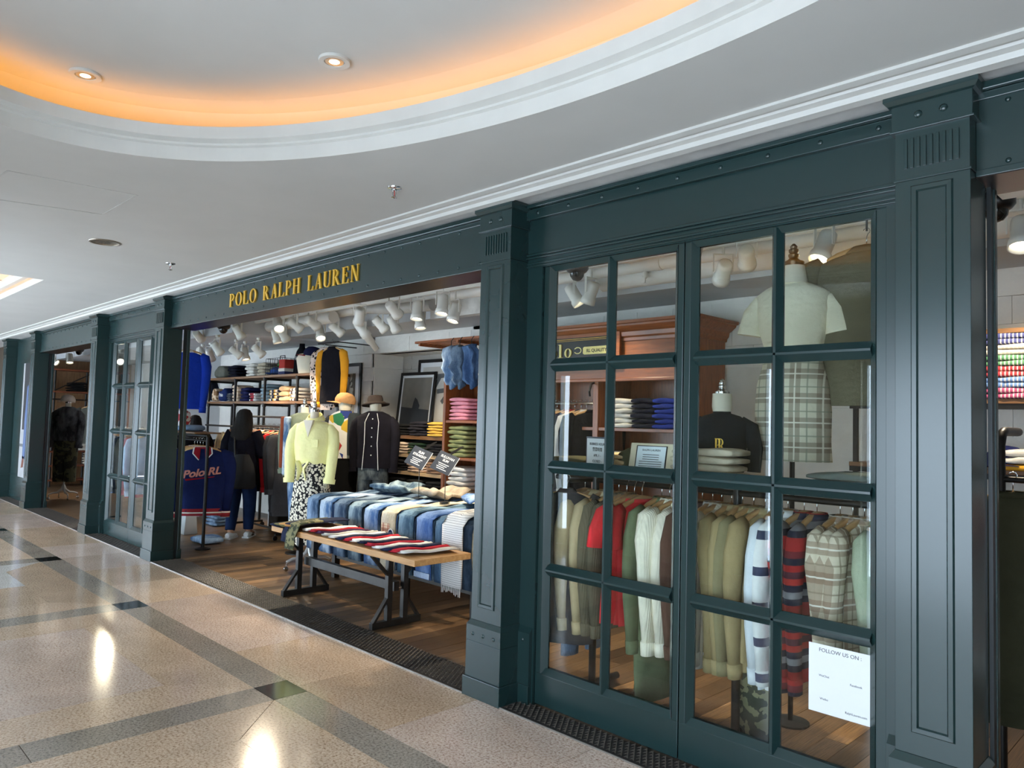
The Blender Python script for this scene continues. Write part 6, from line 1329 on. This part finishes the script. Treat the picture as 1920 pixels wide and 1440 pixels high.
# ================================================================== DOORWAY BY THE OLIVE COAT
t = thing('wall_shelf', 'oak wall shelves on dark iron frames behind the olive coat', 'shelf', (0.2, 2.62, 0))
for z in (2.24, 1.80, 1.36): MB().box(-1.6, -.20, z, 2.2, .21, z+.03).build('board', OAKD, t, False, .003); MB().box(-1.6, -.19, z-.035, 2.2, -.16, z).build('frame_bar', IRON, t)
for x in (-1.58, .2, 2.1): MB().box(x, -.18, 0, x+.03, -.15, 2.24).build('upright', IRON, t); MB().box(x, .17, 0, x+.03, .20, 2.24).build('upright', IRON, t)
PC = ['#b5507a', '#b5507a', '#6b8fc4', '#6b8fc4', '#b23a42', '#b23a42', '#5a8f68', '#5a8f68', '#cfc6b8', '#cfc6b8', '#4a4f86', '#4a4f86']; PN = ['magenta', 'sky blue', 'red', 'green', 'stone', 'indigo']
for k, c in enumerate(PC):
    o = inst('folded_polo', fold_mesh(stripes((c, c, '#d8d4cc'), 46.0, 0), k % 3, .36, .32, .034), None, (pxx(1897, 2.56, 700), 2.56, 1.83+.034*(k+.5))); tag(o, 'folded %s striped polo shirt in the wall shelf pile' % PN[k//2], 'shirt', '%s striped polos in the wall shelf pile' % PN[k//2])
cap((pxx(1888, 2.52, 845), 2.50, 1.39), R(10), fabric('#1d2350'), 'navy cap on the wall shelf behind the olive coat', None, 1.25); cap((pxx(1985, 2.52, 845), 2.55, 1.39), R(10), fabric('#1a1e3c'), 'dark navy cap beside the white and yellow pile', None, 1.25)
stack((pxx(1932, 2.46, 850), 2.46, 1.39), 3, [fabric('#e2a93a'), fabric('#e3e0d8'), fabric('#e9e6de')], ['folded golden yellow shirt on the wall shelf', 'folded ivory shirt on the wall shelf', 'folded white shirt topmost on the yellow one'], 'shirt', .26, .3, .042, 0, 'white and yellow shirts on the wall shelf')
a = AY(1878, 1240, .95)
t = thing('garment_rack', 'dark iron pipe rail on elbow feet holding the olive coat', 'clothes rail', (a.x, .95, 0))
zt = AY(1878, 815, .95).z
MB().tube([(0, 0, .06), (0, 0, zt-.05), (.0, .03, zt), (0, .08, zt+.015), (0, .35, zt+.015)], .021, 12).build('pipe', IRON, t, True)
MB().tube([(0, 0, zt-.20), (.9, 0, zt-.20)], .014, 10).build('rail', IRON, t, True)
for (x, y) in ((.16, -.10), (-.16, .10), (.12, .16), (-.12, -.16)): MB().tube([(0, 0, .075), (x*.7, y*.7, .075), (x, y, .05), (x, y, .0)], .022, 10).build('elbow_foot', IRON, t, True)
garment('coat', (AY(1899, 870, .95).x, .95, zt-.20+.0285), R(18), fabric('#39392a', .1), 'dark olive coat with turned back cuffs on a wooden hanger', 'coat', None, 0, {'cuff': fabric('#33341f')}, hlabel='wooden hanger of the dark olive coat', scale=(1.05, 1.1, .92))
garment('tee', (AY(1935, 870, .95).x+.30, .95, zt-.20+.0285), R(75), patches(('#e8d9d2', '#c98a84', '#e8d9d2'), 20.0), 'pale pink printed t-shirt hanging behind the olive coat', 't-shirt', None, 1, hlabel='wooden hanger of the pale pink t-shirt')

# ================================================================== FAR DOORWAY AND FAR GLAZED DOORS
fx = AZ(118, 936, 0)
t = mannequin((fx.x, fx.y, 0), R(48), 'dress form in a faded black denim jacket and pale cap in the far doorway', False, 'castor', 0, 1.74); T = 1.74
BD = denim('#2b2d31', '#74777a', .5)
draped(t, [(T-.065, .085, .085), (T-.10, .17, .105), (T-.14, .225, .13), (T-.3, .235, .15, .02), (T-.5, .225, .145, .03), (T-.68, .22, .15, .04)], BD, 'denim_jacket'); draped(t, [(T-.62, .18, .125), (T-.78, .19, .135), (T-.88, .19, .135)], patches(('#2b2f22', '#4a4a34', '#1d2018', '#5f5a42'), 9.0), 'trouser_hip', caps=(False, True)); sleeves(t, T, BD, .215, .62, 'sleeve', -.03, BD, .072)
for s_ in (-1, 1): MB().box(s_*.10-.045, -.155, T-.32, s_*.10+.045, -.145, T-.24).build('chest_pocket', BD, t, False, .003)
for s_ in (-1, 1): MB().tube([(s_*.085, 0, T-.64), (s_*.095, 0, T-.9), (s_*.10, -.01, T-1.1), (s_*.10, 0, T-1.42)], [.12, .11, .10, .095], 12).build('trouser_leg', patches(('#2b2f22', '#4a4a34', '#1d2018', '#5f5a42'), 9.0), t, True)
cap_parts(t, (0, -.02, T+.02), R(0), fabric('#dccdc0'), 'cap', None, 1.25)
garment('jacket', (-16.6, 1.75, 1.80), R(60), fabric('#55564f'), 'grey green jacket hanging behind the far denim dress form', 'jacket', None, 2, hlabel='wooden hanger of the grey green jacket')
t = thing('pipe_shelving', 'reddish timber shelving on iron pipes in the far doorway', 'shelf', (-17.4, 1.55, 0), R(90)); RW = wood('red_timber', '#5a2a18', '#8a4a2a', 0, .5)
for z in (2.45, 1.98, 1.0, .72, .42, .12): MB().box(-1.1, -.22, z, 1.1, .22, z+.035).build('board', RW, t, False, .003)
for x in (-1.05, -.35, .35, 1.05):
    for y in (-.18, .18): MB().tube([(x, y, 0), (x, y, 2.45)], .022, 10).build('upright', IRON, t, True)
MB().tube([(-.35, -.18, 2.02), (.35, -.18, 2.42)], .012, 8).build('brace', IRON, t); MB().tube([(-1.1, -.24, 1.837), (1.1, -.24, 1.837)], .014, 8).build('rail', IRON, t, True)
tag(MB().tube([(-16.6, 1.75, 1.773), (-17.16, 1.75, 1.837)], .01, 8).build('rail_arm', IRON), 'iron arm reaching out from the far timber shelving', 'rack arm')
for k, (x, z, c, cn, n_) in enumerate(((-.9, 2.015, '#17181a', 'black', 3), (.1, 2.015, '#1b1b1c', 'charcoal', 4), (.9, 2.015, '#24221f', 'dark brown', 4), (.2, .755, '#cfcac0', 'off white', 5), (.8, .755, '#8a3030', 'brick red', 4), (-.4, .755, '#5a3a2a', 'brown', 4), (.5, .455, '#c9bca8', 'stone', 5), (0, 1.035, '#3c3a30', 'olive', 4))): stack((-17.38, 1.55+x, z), n_, fabric(c), 'folded %s sweater on the far reddish shelving' % cn, 'sweater', .34, .32, .05, R(90), '%s sweaters on the far shelving' % cn, 'folded_sweater')
# rail behind the far glazed doors
t = thing('garment_rack', 'iron rail behind the far glazed doors with red, white and blue tops', 'clothes rail', (-10.6, .62, 0))
MB().tube([(-.95, 0, 1.37), (.95, 0, 1.37)], .015, 8).build('rail', IRON, t, True)
for x in (-.95, .95): MB().tube([(x, 0, .03), (x, 0, 1.37)], .016, 8).build('upright', IRON, t, True); MB().tube([(x, -.22, .03), (x, .22, .03)], .016, 8).build('foot', IRON, t, True)
for k, (c, cn) in enumerate((('#a82832', 'red'), ('#e0dedb', 'white'), ('#9fb2d4', 'light blue'), ('#c94a50', 'coral'), ('#8396c0', 'periwinkle'), ('#e6e2e2', 'ivory'), ('#2b3a78', 'navy'), ('#d8d2c6', 'cream'), ('#b23a44', 'crimson'), ('#a9bcd8', 'sky blue'))):
    garment('jacket' if k % 2 else 'shirt', (-11.42+.18*k, .62, 1.397), R(85), stripes((c, c, c, '#d9d6d6', '#a83038'), 1.6, 2) if k in (2, 4) else fabric(c), '%s top on the rail behind the far glazed doors' % cn, 'top', 'tops behind the far glazed doors', k % 4, hlabel='wooden hanger of the %s top behind far glazed doors' % cn)
stack((-10.1, 1.75, .0), 5, DEN[0], 'folded dark blue jeans on the floor stack behind the far glazed doors', 'jeans', .4, .34, .05, 0, None, 'folded_jeans')
